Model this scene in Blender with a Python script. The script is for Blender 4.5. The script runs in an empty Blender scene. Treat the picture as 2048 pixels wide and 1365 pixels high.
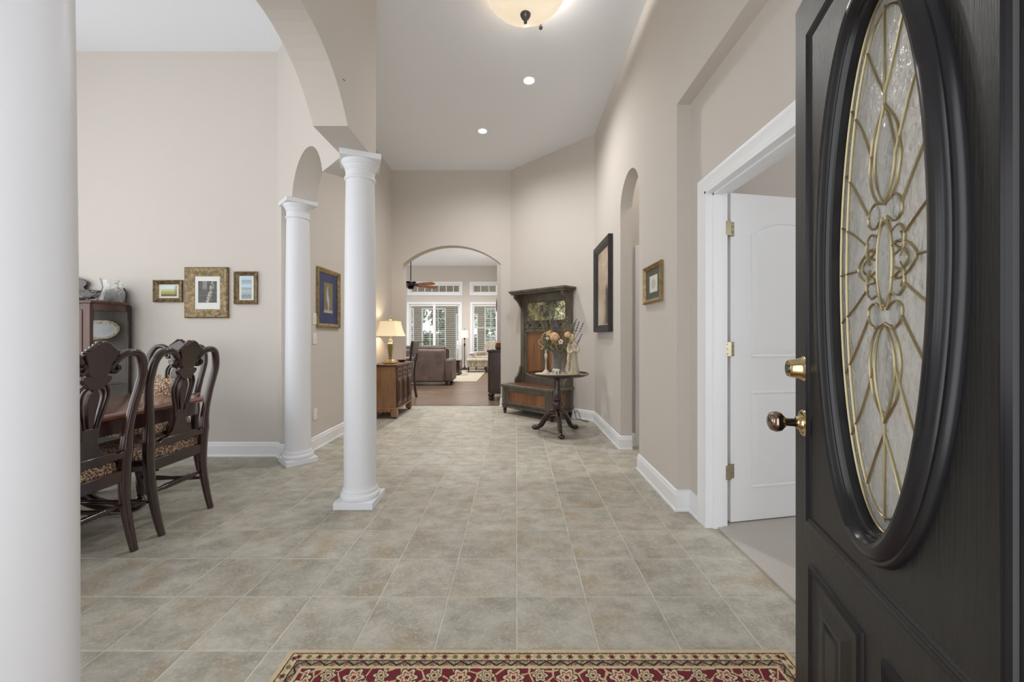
import bpy, bmesh, math, random
from mathutils import Vector, Matrix
random.seed(7)
PI = math.pi
SC = bpy.context.scene
COL = SC.collection

# ------------------------------------------------------------------ camera
cam = bpy.data.cameras.new('camera')
cam.sensor_width = 36.0
cam.lens = 36.0 * 794.0 / 2048.0
cam.shift_x = (1024.0 - 1033.0) / 2048.0
cam.shift_y = (674.0 - 682.5) / 2048.0
cam.clip_start = 0.02
cam_o = bpy.data.objects.new('camera', cam)
COL.objects.link(cam_o)
cam_o.location = (0, 0, 1.16)
cam_o.rotation_euler = (PI / 2, 0, 0)
SC.camera = cam_o

# ------------------------------------------------------------------ daylight
world = bpy.data.worlds.new('overcast_sky')
SC.world = world
world.use_nodes = True
_bg = world.node_tree.nodes['Background']
_bg.inputs['Color'].default_value = (0.96, 0.98, 1.0, 1)
_bg.inputs['Strength'].default_value = 1.9

SC.view_settings.view_transform = 'Standard'
SC.view_settings.look = 'None'
SC.view_settings.gamma = 1.0
SC.view_settings.use_curve_mapping = False
SC.view_settings.exposure = 0.62
SC.cycles.use_denoising = True
SC.cycles.max_bounces = 14
SC.cycles.diffuse_bounces = 8
SC.cycles.transmission_bounces = 10
SC.cycles.transparent_max_bounces = 16
SC.cycles.sample_clamp_indirect = 8.0

# ------------------------------------------------------------------ helpers
def lin(c):
    return c / 12.92 if c <= 0.04045 else ((c + 0.055) / 1.055) ** 2.4

def rgb(r, g, b):
    return (lin(r / 255), lin(g / 255), lin(b / 255), 1)

def mk(name, c1, c2=None, scale=5.0, stretch=(1, 1, 1), detail=4.0, lo=0.35, hi=0.65, rough=0.5, metal=0.0,
       bump=0.0, bscale=40.0, bstretch=(1, 1, 1), coords='Object', trans=0.0, ior=1.45, coat=0.0, emit=None, estr=0.0,
       spec=0.5, rnd=0.0, alpha=1.0, sss=0.0):
    m = bpy.data.materials.new(name)
    m.use_nodes = True
    nt = m.node_tree
    b = nt.nodes['Principled BSDF']
    b.inputs['Base Color'].default_value = c1
    b.inputs['Roughness'].default_value = rough
    b.inputs['Metallic'].default_value = metal
    b.inputs['Transmission Weight'].default_value = trans
    b.inputs['IOR'].default_value = ior
    b.inputs['Coat Weight'].default_value = coat
    b.inputs['Coat Roughness'].default_value = 0.12
    b.inputs['Specular IOR Level'].default_value = spec
    b.inputs['Alpha'].default_value = alpha
    if sss:
        b.inputs['Subsurface Weight'].default_value = sss
    if emit:
        b.inputs['Emission Color'].default_value = emit
        b.inputs['Emission Strength'].default_value = estr
    L = nt.links.new
    tc = nt.nodes.new('ShaderNodeTexCoord')
    if c2 is not None:
        mp = nt.nodes.new('ShaderNodeMapping')
        mp.inputs['Scale'].default_value = stretch
        L(tc.outputs[coords], mp.inputs['Vector'])
        nz = nt.nodes.new('ShaderNodeTexNoise')
        nz.inputs['Scale'].default_value = scale
        nz.inputs['Detail'].default_value = detail
        nz.inputs['Roughness'].default_value = 0.6
        L(mp.outputs[0], nz.inputs['Vector'])
        rp = nt.nodes.new('ShaderNodeValToRGB')
        rp.color_ramp.elements[0].position = lo
        rp.color_ramp.elements[0].color = c1
        rp.color_ramp.elements[1].position = hi
        rp.color_ramp.elements[1].color = c2
        L(nz.outputs['Fac'], rp.inputs['Fac'])
        out = rp.outputs[0]
        if rnd:
            oi = nt.nodes.new('ShaderNodeObjectInfo')
            va = nt.nodes.new('ShaderNodeVectorMath'); va.operation = 'SCALE'
            va.inputs[0].default_value = (17.3, 31.1, 5.7)
            L(oi.outputs['Random'], va.inputs['Scale'])
            ad = nt.nodes.new('ShaderNodeVectorMath'); ad.operation = 'ADD'
            L(mp.outputs[0], ad.inputs[0]); L(va.outputs[0], ad.inputs[1])
            L(ad.outputs[0], nz.inputs['Vector'])
            mr = nt.nodes.new('ShaderNodeMapRange')
            mr.inputs['To Min'].default_value = 1 - rnd
            mr.inputs['To Max'].default_value = 1 + rnd
            L(oi.outputs['Random'], mr.inputs['Value'])
            vm = nt.nodes.new('ShaderNodeVectorMath'); vm.operation = 'SCALE'
            L(out, vm.inputs[0]); L(mr.outputs[0], vm.inputs['Scale'])
            out = vm.outputs[0]
        L(out, b.inputs['Base Color'])
    if bump:
        mp2 = nt.nodes.new('ShaderNodeMapping')
        mp2.inputs['Scale'].default_value = bstretch
        L(tc.outputs[coords], mp2.inputs['Vector'])
        n2 = nt.nodes.new('ShaderNodeTexNoise')
        n2.inputs['Scale'].default_value = bscale
        n2.inputs['Detail'].default_value = 3
        L(mp2.outputs[0], n2.inputs['Vector'])
        bp = nt.nodes.new('ShaderNodeBump')
        bp.inputs['Strength'].default_value = bump
        bp.inputs['Distance'].default_value = 0.01
        L(n2.outputs['Fac'], bp.inputs['Height'])
        L(bp.outputs[0], b.inputs['Normal'])
    return m

class MB:
    """collects shapes and links them as ONE mesh object"""
    def __init__(s, fn=None):
        s.v = []; s.f = []; s.fn = fn
    def add(s, verts, faces):
        o = len(s.v)
        s.v += [tuple(p) for p in verts]
        s.f += [tuple(i + o for i in f) for f in faces]
        return s
    def box(s, x0, x1, y0, y1, z0, z1):
        vs = [(x, y, z) for z in (z0, z1) for y in (y0, y1) for x in (x0, x1)]
        return s.add(vs, [(0, 2, 3, 1), (4, 5, 7, 6), (0, 1, 5, 4), (2, 6, 7, 3), (0, 4, 6, 2), (1, 3, 7, 5)])
    def obox(s, c, size, rz=0.0, ry=0.0, rx=0.0):
        M = Matrix.Translation(c) @ Matrix.Rotation(rz, 4, 'Z') @ Matrix.Rotation(ry, 4, 'Y') @ Matrix.Rotation(rx, 4, 'X')
        hx, hy, hz = [q / 2 for q in size]
        vs = [M @ Vector((x, y, z)) for z in (-hz, hz) for y in (-hy, hy) for x in (-hx, hx)]
        return s.add(vs, [(0, 2, 3, 1), (4, 5, 7, 6), (0, 1, 5, 4), (2, 6, 7, 3), (0, 4, 6, 2), (1, 3, 7, 5)])
    def lathe(s, prof, c=(0, 0, 0), n=24, axis='Z', sy=1.0, mod=None):
        vs = []; k = len(prof)
        for r, z in prof:
            for i in range(n):
                a = 2 * PI * i / n
                rr = r * (mod(a, z) if mod else 1)
                p = (rr * math.cos(a), rr * math.sin(a) * sy, z)
                if axis == 'Y': p = (p[0], p[2], p[1])
                elif axis == 'X': p = (p[2], p[0], p[1])
                vs.append((p[0] + c[0], p[1] + c[1], p[2] + c[2]))
        fs = []
        for j in range(k - 1):
            for i in range(n):
                a, b = j * n + i, j * n + (i + 1) % n
                fs.append((a, b, b + n, a + n))
        if prof[0][0] > 1e-4: fs.append(tuple(range(n - 1, -1, -1)))
        if prof[-1][0] > 1e-4: fs.append(tuple((k - 1) * n + i for i in range(n)))
        return s.add(vs, fs)
    def tube(s, pts, ra, rb=None, ref=(0, 0, 1), n=8, closed=False, ex=1.0):
        P = [Vector(p) for p in pts]; m = len(P)
        if not isinstance(ra, (list, tuple)): ra = [ra] * m
        if rb is None: rb = ra
        if not isinstance(rb, (list, tuple)): rb = [rb] * m
        ref = Vector(ref); vs = []
        last = None
        for i in range(m):
            if closed: T = P[(i + 1) % m] - P[i - 1]
            else: T = P[min(i + 1, m - 1)] - P[max(i - 1, 0)]
            T.normalize()
            S = T.cross(ref)
            if S.length < 0.05: S = last if last is not None else T.orthogonal()
            S.normalize()
            if last is not None and S.dot(last) < 0: S = -S
            last = S
            B = S.cross(T).normalized()
            for k in range(n):
                a = 2 * PI * (k + 0.5) / n
                ca, sa = math.cos(a), math.sin(a)
                ca = math.copysign(abs(ca) ** ex, ca); sa = math.copysign(abs(sa) ** ex, sa)
                vs.append(P[i] + S * (ca * ra[i]) + B * (sa * rb[i]))
        fs = []
        for i in range(m if closed else m - 1):
            for k in range(n):
                a = i * n + k; b = i * n + (k + 1) % n
                c = ((i + 1) % m) * n + (k + 1) % n; d = ((i + 1) % m) * n + k
                fs.append((a, b, c, d))
        if not closed:
            fs.append(tuple(range(n - 1, -1, -1)))
            fs.append(tuple((m - 1) * n + k for k in range(n)))
        return s.add(vs, fs)
    def prism(s, outline, w0, w1, fn=None, back=None):
        """outline in (u,v), extruded over w; fn maps (u,v,w) to xyz"""
        fn = fn or (lambda u, v, w: (u, v, w))
        n = len(outline); back = back or outline
        vs = [fn(u, v, w0) for u, v in outline] + [fn(u, v, w1) for u, v in back]
        fs = [tuple(range(n - 1, -1, -1)), tuple(range(n, 2 * n))]
        fs += [(i, (i + 1) % n, n + (i + 1) % n, n + i) for i in range(n)]
        return s.add(vs, fs)
    def ball(s, c, rx, ry=None, rz=None, n=14, m=9):
        ry = rx if ry is None else ry; rz = rx if rz is None else rz
        vs = []
        for j in range(m + 1):
            t = -PI / 2 + PI * j / m
            for i in range(n):
                a = 2 * PI * i / n
                vs.append((c[0] + rx * math.cos(t) * math.cos(a), c[1] + ry * math.cos(t) * math.sin(a), c[2] + rz * math.sin(t)))
        fs = [(j * n + i, j * n + (i + 1) % n, (j + 1) * n + (i + 1) % n, (j + 1) * n + i) for j in range(m) for i in range(n)]
        return s.add(vs, fs)
    def rectframe(s, x0, x1, z0, z1, prof):
        """mitred frame in the xz plane; prof = list of (inset, depth towards -y)"""
        vs = []
        for a, d in prof:
            vs += [(x0 + a, -d, z0 + a), (x1 - a, -d, z0 + a), (x1 - a, -d, z1 - a), (x0 + a, -d, z1 - a)]
        k = len(prof)
        fs = [(j * 4 + i, j * 4 + (i + 1) % 4, ((j + 1) % k) * 4 + (i + 1) % 4, ((j + 1) % k) * 4 + i) for j in range(k) for i in range(4)]
        return s.add(vs, fs)
    def build(s, name, mat, parent=None, smooth=None, bevel=0.0, seg=2, sub=0):
        me = bpy.data.meshes.new(name)
        vs = [s.fn(*p) for p in s.v] if s.fn else s.v
        me.from_pydata([tuple(p) for p in vs], [], s.f)
        bm = bmesh.new(); bm.from_mesh(me)
        bmesh.ops.remove_doubles(bm, verts=bm.verts, dist=1e-6)
        bmesh.ops.recalc_face_normals(bm, faces=bm.faces)
        bm.to_mesh(me); bm.free()
        me.materials.append(mat)
        if smooth is not None:
            me.shade_smooth()
            me.set_sharp_from_angle(angle=math.radians(smooth))
        o = bpy.data.objects.new(name, me)
        COL.objects.link(o)
        if parent is not None: o.parent = parent
        if bevel:
            md = o.modifiers.new('bevel', 'BEVEL')
            md.width = bevel; md.segments = seg; md.limit_method = 'ANGLE'; md.angle_limit = math.radians(40)
            if smooth is None and seg > 1:
                me.shade_smooth(); me.set_sharp_from_angle(angle=math.radians(75))
        if sub:
            md = o.modifiers.new('subsurf', 'SUBSURF'); md.levels = sub; md.render_levels = sub
        return o

def tag(o, label, cat, group=None, kind=None):
    if label: o['label'] = label
    if cat: o['category'] = cat
    if group: o['group'] = group
    if kind: o['kind'] = kind
    return o

def thing(name, label, cat, loc=(0, 0, 0), rz=0.0, group=None):
    o = bpy.data.objects.new(name, None)
    o.empty_display_size = 0.1
    COL.objects.link(o)
    o.location = loc; o.rotation_euler = (0, 0, rz)
    return tag(o, label, cat, group)

def struct(o, label=None, cat=None):
    return tag(o, label, cat, kind='structure')

def dup(root, loc, rz, label, group=None):
    r = root.copy(); COL.objects.link(r); r.location = loc; r.rotation_euler = (0, 0, rz)
    r['label'] = label
    if group: r['group'] = group
    for ch in list(root.children):
        c = ch.copy(); COL.objects.link(c); c.parent = r
        for g in list(ch.children):
            d = g.copy(); COL.objects.link(d); d.parent = c
    return r

def spline(pts, n=6, closed=False):
    P = [Vector(p) for p in pts]; m = len(P); out = []
    rng = m if closed else m - 1
    for i in range(rng):
        if closed: p0, p1, p2, p3 = P[i - 1], P[i], P[(i + 1) % m], P[(i + 2) % m]
        else: p0, p1, p2, p3 = P[max(i - 1, 0)], P[i], P[i + 1], P[min(i + 2, m - 1)]
        for k in range(n):
            t = k / n
            out.append(0.5 * ((2 * p1) + (p2 - p0) * t + (2 * p0 - 5 * p1 + 4 * p2 - p3) * t * t + (3 * p1 - p0 - 3 * p2 + p3) * t ** 3))
    if not closed: out.append(P[-1])
    return out

def interp(tab, z):
    if z <= tab[0][0]: return tab[0][1]
    for (a, va), (b, vb) in zip(tab, tab[1:]):
        if z <= b:
            t = (z - a) / (b - a); t = t * t * (3 - 2 * t) * 0.5 + t * 0.5
            return va + (vb - va) * t
    return tab[-1][1]

def arc_pts(u0, u1, v, rise, n=20):
    """circular segment from (u0,v) over to (u1,v)"""
    h = (u1 - u0) / 2; c = (u0 + u1) / 2
    R = (h * h + rise * rise) / (2 * rise); cv = v + rise - R
    a0 = math.atan2(v - cv, u0 - c); a1 = math.atan2(v - cv, u1 - c)
    if a0 < a1: a0 += 2 * PI
    return [(c + R * math.cos(a0 + (a1 - a0) * i / n), cv + R * math.sin(a0 + (a1 - a0) * i / n)) for i in range(n + 1)]

# ------------------------------------------------------------------ materials
M = {}
M['wall'] = mk('wall_paint_greige', rgb(208, 202, 195), rough=0.75, bump=0.12, bscale=140, coords='Object', spec=0.25)
M['wall_hall'] = M['wall']
M['ceil'] = mk('ceiling_paint', rgb(238, 242, 248), rough=0.8, bump=0.06, bscale=120, spec=0.2)
M['white'] = mk('white_trim_paint', rgb(238, 240, 243), rough=0.35, spec=0.4)
M['column'] = mk('white_column_paint', rgb(228, 230, 235), rough=0.38, spec=0.4)
M['grout'] = mk('grout', rgb(206, 202, 193), rgb(184, 179, 168), scale=9, rough=0.9)
M['carpet'] = mk('carpet_beige', rgb(205, 200, 193), rgb(178, 172, 165), scale=260, rough=0.95, bump=0.5, bscale=300)
M['mahog'] = mk('mahogany', rgb(62, 34, 30), rgb(34, 20, 19), scale=7, stretch=(1, 1, 0.15), rough=0.22, coat=0.6)
M['mahog_top'] = mk('mahogany_table_top', rgb(120, 72, 54), rgb(88, 50, 38), scale=12, stretch=(1, 0.06, 1), rough=0.2, coat=0.5)
M['oakdark'] = mk('dark_oak', rgb(98, 66, 52), rgb(66, 42, 34), scale=16, stretch=(1, 1, 0.08), rough=0.4, coat=0.2)
M['walnut'] = mk('walnut_chest', rgb(166, 124, 88), rgb(122, 86, 58), scale=14, stretch=(1, 1, 0.1), rough=0.4, coat=0.2)
M['walnut_d'] = mk('walnut_dark', rgb(96, 66, 46), rgb(64, 42, 30), scale=14, stretch=(1, 1, 0.1), rough=0.4, coat=0.2)
M['olive'] = mk('olive_grey_paint', rgb(112, 105, 93), rgb(88, 81, 71), scale=10, stretch=(1, 1, 0.4), rough=0.5, bump=0.1, bscale=60)
M['orange'] = mk('amber_wood_panel', rgb(156, 110, 72), rgb(112, 72, 46), scale=30, stretch=(1, 1, 0.05), rough=0.4)
M['bronze'] = mk('dark_bronze', rgb(52, 46, 44), rough=0.35, metal=0.8)
M['nickel'] = mk('brushed_pewter', rgb(120, 116, 116), rough=0.3, metal=0.9)
M['brass'] = mk('polished_brass', rgb(214, 196, 150), rough=0.14, metal=1.0)
M['brassold'] = mk('aged_brass_caming', rgb(176, 164, 130), rough=0.3, metal=0.9)
M['hinge'] = mk('antique_brass_hinge', rgb(176, 168, 144), rough=0.3, metal=0.85)
M['goldleaf'] = mk('gold_leaf', rgb(178, 158, 116), rgb(140, 118, 82), scale=30, rough=0.38, metal=0.6)
M['champ'] = mk('champagne_gilt', rgb(150, 130, 96), rgb(92, 78, 58), scale=34, stretch=(1, 1, 1), rough=0.4, metal=0.55, bump=0.15, bscale=80)
M['blackframe'] = mk('black_frame', rgb(52, 50, 52), rgb(38, 36, 38), scale=30, rough=0.45)
M['matwhite'] = mk('mat_board_white', rgb(226, 228, 222), rough=0.8)
M['matcream'] = mk('mat_board_cream', rgb(222, 212, 190), rough=0.8)
M['matblue'] = mk('mat_board_navy', rgb(62, 72, 112), rgb(52, 60, 98), scale=5, rough=0.5)
M['matgreen'] = mk('mat_board_green', rgb(92, 100, 90), rgb(80, 88, 78), scale=6, rough=0.5)
M['glass'] = mk('clear_glass', (0.95, 0.97, 0.97, 1), rough=0.02, trans=1.0, ior=1.2)
M['crystal'] = mk('cut_crystal', (0.93, 0.94, 0.96, 1), rough=0.04, trans=0.93, ior=1.3, bump=0.5, bscale=60)
M['crystal2'] = mk('faceted_crystal', (0.97, 0.98, 0.98, 1), rough=0.0, trans=1.0, ior=1.5)
M['paisley'] = mk('paisley_fabric', rgb(214, 190, 160), rgb(104, 74, 62), scale=95, detail=2, lo=0.43, hi=0.53, rough=0.85)
M['shade'] = mk('linen_lamp_shade', rgb(236, 222, 192), rough=0.8, emit=rgb(255, 226, 178), estr=0.3)
M['creamstone'] = mk('cream_resin', rgb(226, 216, 196), rgb(196, 182, 158), scale=30, rough=0.6)
M['leather'] = mk('brown_leather', rgb(112, 96, 90), rgb(92, 78, 74), scale=6, rough=0.5, bump=0.1, bscale=60)
M['leatherdark'] = mk('dark_leather', rgb(96, 86, 84), rgb(74, 66, 66), scale=6, rough=0.35)
M['stripe'] = mk('cream_striped_fabric', rgb(190, 180, 164), rgb(134, 122, 106), scale=34, stretch=(1, 1, 0.1), rough=0.9)
M['rugbeige'] = mk('beige_area_rug', rgb(182, 174, 156), rgb(160, 152, 134), scale=20, rough=0.95)
M['outlet'] = mk('white_plastic', rgb(236, 234, 228), rough=0.35)
M['cord'] = mk('black_rubber', rgb(28, 27, 27), rough=0.5)
M['slat'] = mk('white_blind_slat', rgb(232, 232, 230), rough=0.45)
M['taupe'] = mk('taupe_siding', rgb(150, 140, 124), rgb(138, 128, 112), scale=8, rough=0.7)
M['concrete'] = mk('pale_concrete', rgb(196, 192, 184), rgb(178, 174, 168), scale=6, rough=0.9)
M['darkgap'] = mk('dark_interior', rgb(46, 42, 38), rough=0.9)

def nodes_of(name, rough=0.5):
    m = bpy.data.materials.new(name); m.use_nodes = True
    nt = m.node_tree; b = nt.nodes['Principled BSDF']; b.inputs['Roughness'].default_value = rough
    return m, nt, b

class NG:
    """tiny node-graph helper: values are sockets or floats"""
    def __init__(s, nt): s.nt = nt
    def math(s, op, a, b=None, c=None):
        n = s.nt.nodes.new('ShaderNodeMath'); n.operation = op
        for i, x in enumerate((a, b, c)):
            if x is None: continue
            if isinstance(x, (int, float)): n.inputs[i].default_value = x
            else: s.nt.links.new(x, n.inputs[i])
        return n.outputs[0]
    def mix(s, f, a, b):
        n = s.nt.nodes.new('ShaderNodeMix'); n.data_type = 'RGBA'
        for i, x in ((0, f), (6, a), (7, b)):
            if isinstance(x, (int, float, tuple)): n.inputs[i].default_value = x
            else: s.nt.links.new(x, n.inputs[i])
        return n.outputs[2]
    def coord(s, kind='Object'):
        n = s.nt.nodes.new('ShaderNodeTexCoord'); return n.outputs[kind]
    def xyz(s, v):
        n = s.nt.nodes.new('ShaderNodeSeparateXYZ'); s.nt.links.new(v, n.inputs[0]); return n.outputs
    def map(s, v, sc, loc=(0, 0, 0), rot=(0, 0, 0)):
        n = s.nt.nodes.new('ShaderNodeMapping'); n.inputs['Scale'].default_value = sc
        n.inputs['Location'].default_value = loc; n.inputs['Rotation'].default_value = rot
        s.nt.links.new(v, n.inputs['Vector']); return n.outputs[0]
    def noise(s, v, scale, detail=3, rough=0.6):
        n = s.nt.nodes.new('ShaderNodeTexNoise'); n.inputs['Scale'].default_value = scale
        n.inputs['Detail'].default_value = detail; n.inputs['Roughness'].default_value = rough
        s.nt.links.new(v, n.inputs['Vector']); return n.outputs['Fac']
    def voro(s, v, scale, feature='F1'):
        n = s.nt.nodes.new('ShaderNodeTexVoronoi'); n.feature = feature; n.inputs['Scale'].default_value = scale
        s.nt.links.new(v, n.inputs['Vector']); return n.outputs['Distance']
    def step(s, x, a, b=None):
        if b is None: return s.math('GREATER_THAN', x, a)
        n = s.nt.nodes.new('ShaderNodeMapRange'); n.inputs['From Min'].default_value = a; n.inputs['From Max'].default_value = b
        s.nt.links.new(x, n.inputs['Value']); return n.outputs[0]
    def bump(s, h, strength, b, dist=0.01):
        n = s.nt.nodes.new('ShaderNodeBump'); n.inputs['Strength'].default_value = strength; n.inputs['Distance'].default_value = dist
        s.nt.links.new(h, n.inputs['Height']); s.nt.links.new(n.outputs[0], b.inputs['Normal'])

def tile_material():
    m, nt, b = nodes_of('slate_look_porcelain', 0.5); g = NG(nt)
    b.inputs['Specular IOR Level'].default_value = 0.28
    geo = nt.nodes.new('ShaderNodeNewGeometry')
    pos = geo.outputs['Position']
    oi = nt.nodes.new('ShaderNodeObjectInfo')
    sc = nt.nodes.new('ShaderNodeVectorMath'); sc.operation = 'SCALE'; sc.inputs[0].default_value = (13.0, 7.0, 3.0)
    nt.links.new(oi.outputs['Random'], sc.inputs['Scale'])
    ad = nt.nodes.new('ShaderNodeVectorMath'); ad.operation = 'ADD'
    nt.links.new(pos, ad.inputs[0]); nt.links.new(sc.outputs[0], ad.inputs[1])
    v = ad.outputs[0]
    n1 = g.noise(g.map(v, (1, 1.3, 1)), 7, 6, 0.66)
    n2 = g.noise(v, 4.5, 3, 0.6)
    n3 = g.noise(v, 75, 4, 0.75)
    c = g.mix(g.step(n1, 0.36, 0.64), rgb(151, 146, 134), rgb(184, 180, 168))
    c = g.mix(g.math('MULTIPLY', g.step(n2, 0.52, 0.7), 0.6), c, rgb(158, 138, 108))
    c = g.mix(g.math('MULTIPLY', g.step(n3, 0.5, 0.72), 0.6), c, rgb(206, 203, 193))
    hsv = nt.nodes.new('ShaderNodeHueSaturation')
    nt.links.new(g.step(oi.outputs['Random'], -9.0, 11.0), hsv.inputs['Value'])
    mr = nt.nodes.new('ShaderNodeMapRange'); mr.inputs['To Min'].default_value = 0.93; mr.inputs['To Max'].default_value = 1.06
    nt.links.new(oi.outputs['Random'], mr.inputs['Value']); nt.links.new(mr.outputs[0], hsv.inputs['Value'])
    nt.links.new(c, hsv.inputs['Color'])
    nt.links.new(hsv.outputs[0], b.inputs['Base Color'])
    g.bump(g.noise(v, 50, 5, 0.75), 0.3, b, 0.004)
    return m

def plank_material():
    m, nt, b = nodes_of('brown_plank_floor', 0.32); g = NG(nt)
    v = g.coord('Object')
    br = nt.nodes.new('ShaderNodeTexBrick')
    br.inputs['Scale'].default_value = 1.0
    br.inputs['Brick Width'].default_value = 1.1; br.inputs['Row Height'].default_value = 0.13
    br.inputs['Mortar Size'].default_value = 0.002
    br.inputs['Color1'].default_value = rgb(116, 94, 76); br.inputs['Color2'].default_value = rgb(84, 66, 53)
    br.inputs['Mortar'].default_value = rgb(70, 54, 44)
    nt.links.new(v, br.inputs['Vector'])
    gr = g.noise(g.map(v, (0.8, 9, 1)), 4, 5)
    c = g.mix(g.math('MULTIPLY', g.step(gr, 0.4, 0.66), 0.75), br.outputs['Color'], rgb(146, 124, 104))
    nt.links.new(c, b.inputs['Base Color'])
    return m

M['tile'] = tile_material()
M['plank'] = plank_material()

# ================================================================== THE SETTING
CH = 3.93            # ceiling height
CT = 2.41            # column / beam underside
YF = 6.60            # far arch wall, foyer face
XL = -2.07           # left hall wall
XR = 1.07            # right wall
T = 0.3048           # tile module

# ---- floors
floor = MB().box(-5.4, 3.2, -0.6, 6.69, -0.12, -0.0022).build('floor', M['grout'])
struct(floor, 'greige square tile floor of the entry hall and dining room', 'floor')
fl2 = MB().box(-7.5, 3.0, 6.69, 14.8, -0.12, 0.0).build('floor_living', M['plank'])
struct(fl2, 'brown wood plank floor of the living room', 'floor')
fl3 = MB().box(1.215, 4.2, -0.1, 3.35, -0.0022, 0.012).build('floor_bedroom', M['carpet'])
struct(fl3, 'beige carpet inside the side bedroom', 'carpet')

# tile pieces
def tile_mesh():
    h = T / 2 - 0.0035; k = h - 0.003; z0, z1, z2 = -0.006, -0.0012, 0.0
    mb = MB()
    mb.add([(x * h, y * h, z0) for x, y in ((-1, -1), (1, -1), (1, 1), (-1, 1))] +
           [(x * h, y * h, z1) for x, y in ((-1, -1), (1, -1), (1, 1), (-1, 1))] +
           [(x * k, y * k, z2) for x, y in ((-1, -1), (1, -1), (1, 1), (-1, 1))],
           [(0, 1, 5, 4), (1, 2, 6, 5), (2, 3, 7, 6), (3, 0, 4, 7), (4, 5, 9, 8), (5, 6, 10, 9), (6, 7, 11, 10), (7, 4, 8, 11), (8, 9, 10, 11)])
    return mb

Y0 = 1.4666          # a grout line
spots = []
for i in range(-18, 6):
    for j in range(-7, 18):
        x = (i + 0.5) * T; y = Y0 + (j + 0.5) * T
        if y > 6.69 - T / 2 or y < -0.45 or x < -5.3: continue
        if x > 1.1 and y < 3.35: continue
        if x > 2.4: continue
        if x > 1.2 and y > 4.3: continue
        if x + y > 6.75: continue
        if x < -2.35 and y > 4.05: continue
        # seen by the camera?
        px = 1033 + 794 * x / max(y, 0.05); py = 674 + 794 * 1.16 / max(y, 0.05)
        seen = y > 0.8 and 90 < px < 1660 and py < 1440 and not (-1.9 < x and False)
        if x < XL and y > 3.9: seen = False
        if x > XR and not (3.3 < y < 4.3 and px < 1290): seen = seen and y < 2.9 and x < 1.25
        spots.append((0 if seen else 1, y, x))
spots.sort()
last_row = 6.69
t0 = None
rest = MB()
for n, (hid, y, x) in enumerate(spots):
    if not hid and n < 300:
        if t0 is None:
            t0 = tile_mesh().build('floor_tile', M['tile'], floor); o = t0
        else:
            o = t0.copy(); COL.objects.link(o); o.parent = floor
        o.location = (x, y, 0); o.rotation_euler = (0, 0, (n * 7 % 4) * PI / 2)
    else:
        tm = tile_mesh()
        rest.add([(vx + x, vy + y, vz) for vx, vy, vz in tm.v], tm.f)
# cut row of tiles at the threshold to the wood floor
ylast = Y0 + math.floor((6.69 - Y0) / T) * T
for i in range(-8, 1):
    x = (i + 0.5) * T
    rest.box(x - T / 2 + 0.003, x + T / 2 - 0.003, ylast + 0.003, 6.685, -0.006, 0.0)
ro = rest.build('tiles_beyond', M['tile'], floor); ro['kind'] = 'stuff'
struct(MB().box(-1.95, -0.2, 6.675, 6.705, 0.0, 0.004).build('trim_1', M['walnut_d']), 'wood threshold strip between tile and plank floor', 'threshold')

# ---- ceilings
struct(MB().box(-5.4, 3.2, -0.6, 6.8, CH, CH + 0.1).build('ceiling', M['ceil']), 'smooth white ceiling of the entry hall', 'ceiling')
struct(MB().box(-7.5, 3.0, 6.8, 18.2, 3.80, 3.9).build('ceiling_living', M['ceil']), 'white living room ceiling seen through the far arch', 'ceiling')

W = M['wall']
# ---- dining room back wall and left wall (with a large window opening)
struct(MB().box(-5.4, -2.17, 3.85, 4.0, 0, CH).build('wall_dining_back', W), 'greige dining room wall with three framed pictures', 'wall')
mb = MB()
mb.box(-5.4, -5.25, -0.6, -0.2, 0, CH); mb.box(-5.4, -5.25, 3.0, 3.85, 0, CH)
mb.box(-5.4, -5.25, -0.2, 3.0, 0, 0.4); mb.box(-5.4, -5.25, -0.2, 3.0, 3.2, CH)
struct(mb.build('wall_dining_left', W), 'greige dining room side wall around a tall window', 'wall')

# ---- unseen front wall behind the viewpoint, added with openings to shape the daylight
mb = MB(); wall_h = [(-4.6, -1.9, 0.4, 2.9)]
for a, b, c, d in ((-5.4, -4.6, 0, CH), (-1.9, -0.5, 0, CH), (-4.6, -1.9, 0, 0.4), (-4.6, -1.9, 3.1, CH), (-0.5, 1.3, 2.6, CH), (0.95, 1.3, 0, 2.6)): mb.box(a, b, -0.6, -0.45, c, d)
struct(mb.build('wall_front_added', W), 'unseen greige front wall, added with openings to shape the daylight', 'wall')

# ---- beam with arch between the near column and the corner column
out_f = [(-0.2, CT), (1.29, CT)] + arc_pts(1.29, 2.352, CT, 0.31)[1:-1] + [(2.352, CT)]
front = out_f + [(2.826, CT), (2.826, CH), (-0.2, CH)]
backo = out_f + [(2.741, CT), (2.741, CH), (-0.2, CH)]
struct(MB().prism(front, -1.0, -1.206, lambda u, v, w: (w, u, v), back=backo).build('wall_arch_left', W),
       'greige wall above the column with an arch towards the dining room', 'wall')
# ---- diagonal wall with small arch between the corner column and the back column
R2 = math.sqrt(0.5)
def diag(t, h, w):      # t along from the dining corner, w = 0 dining face, 1 hall face
    return (-2.315 + t * R2 + w * 0.206 * R2, 3.85 - t * R2 + w * 0.206 * R2, h)
arc2 = arc_pts(0.448, 1.195, CT, 0.30)
oD = [(0.0, 0.0), (0.116, 0.0), (0.116, CT), (0.448, CT)] + arc2[1:-1] + [(1.195, CT), (1.568, CT), (1.568, CH), (0.0, CH)]
tH = (-1.0 + 2.315 - 0.206 * R2) / R2
oH = [(0.0, 0.0), (0.116, 0.0), (0.116, CT), (0.448, CT)] + arc2[1:-1] + [(1.195, CT), (tH, CT), (tH, CH), (0.0, CH)]
struct(MB().prism(oD, 0, 1, diag, back=oH).build('wall_arch_diagonal', W), 'angled greige wall with a small arch over two columns', 'wall')

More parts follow.
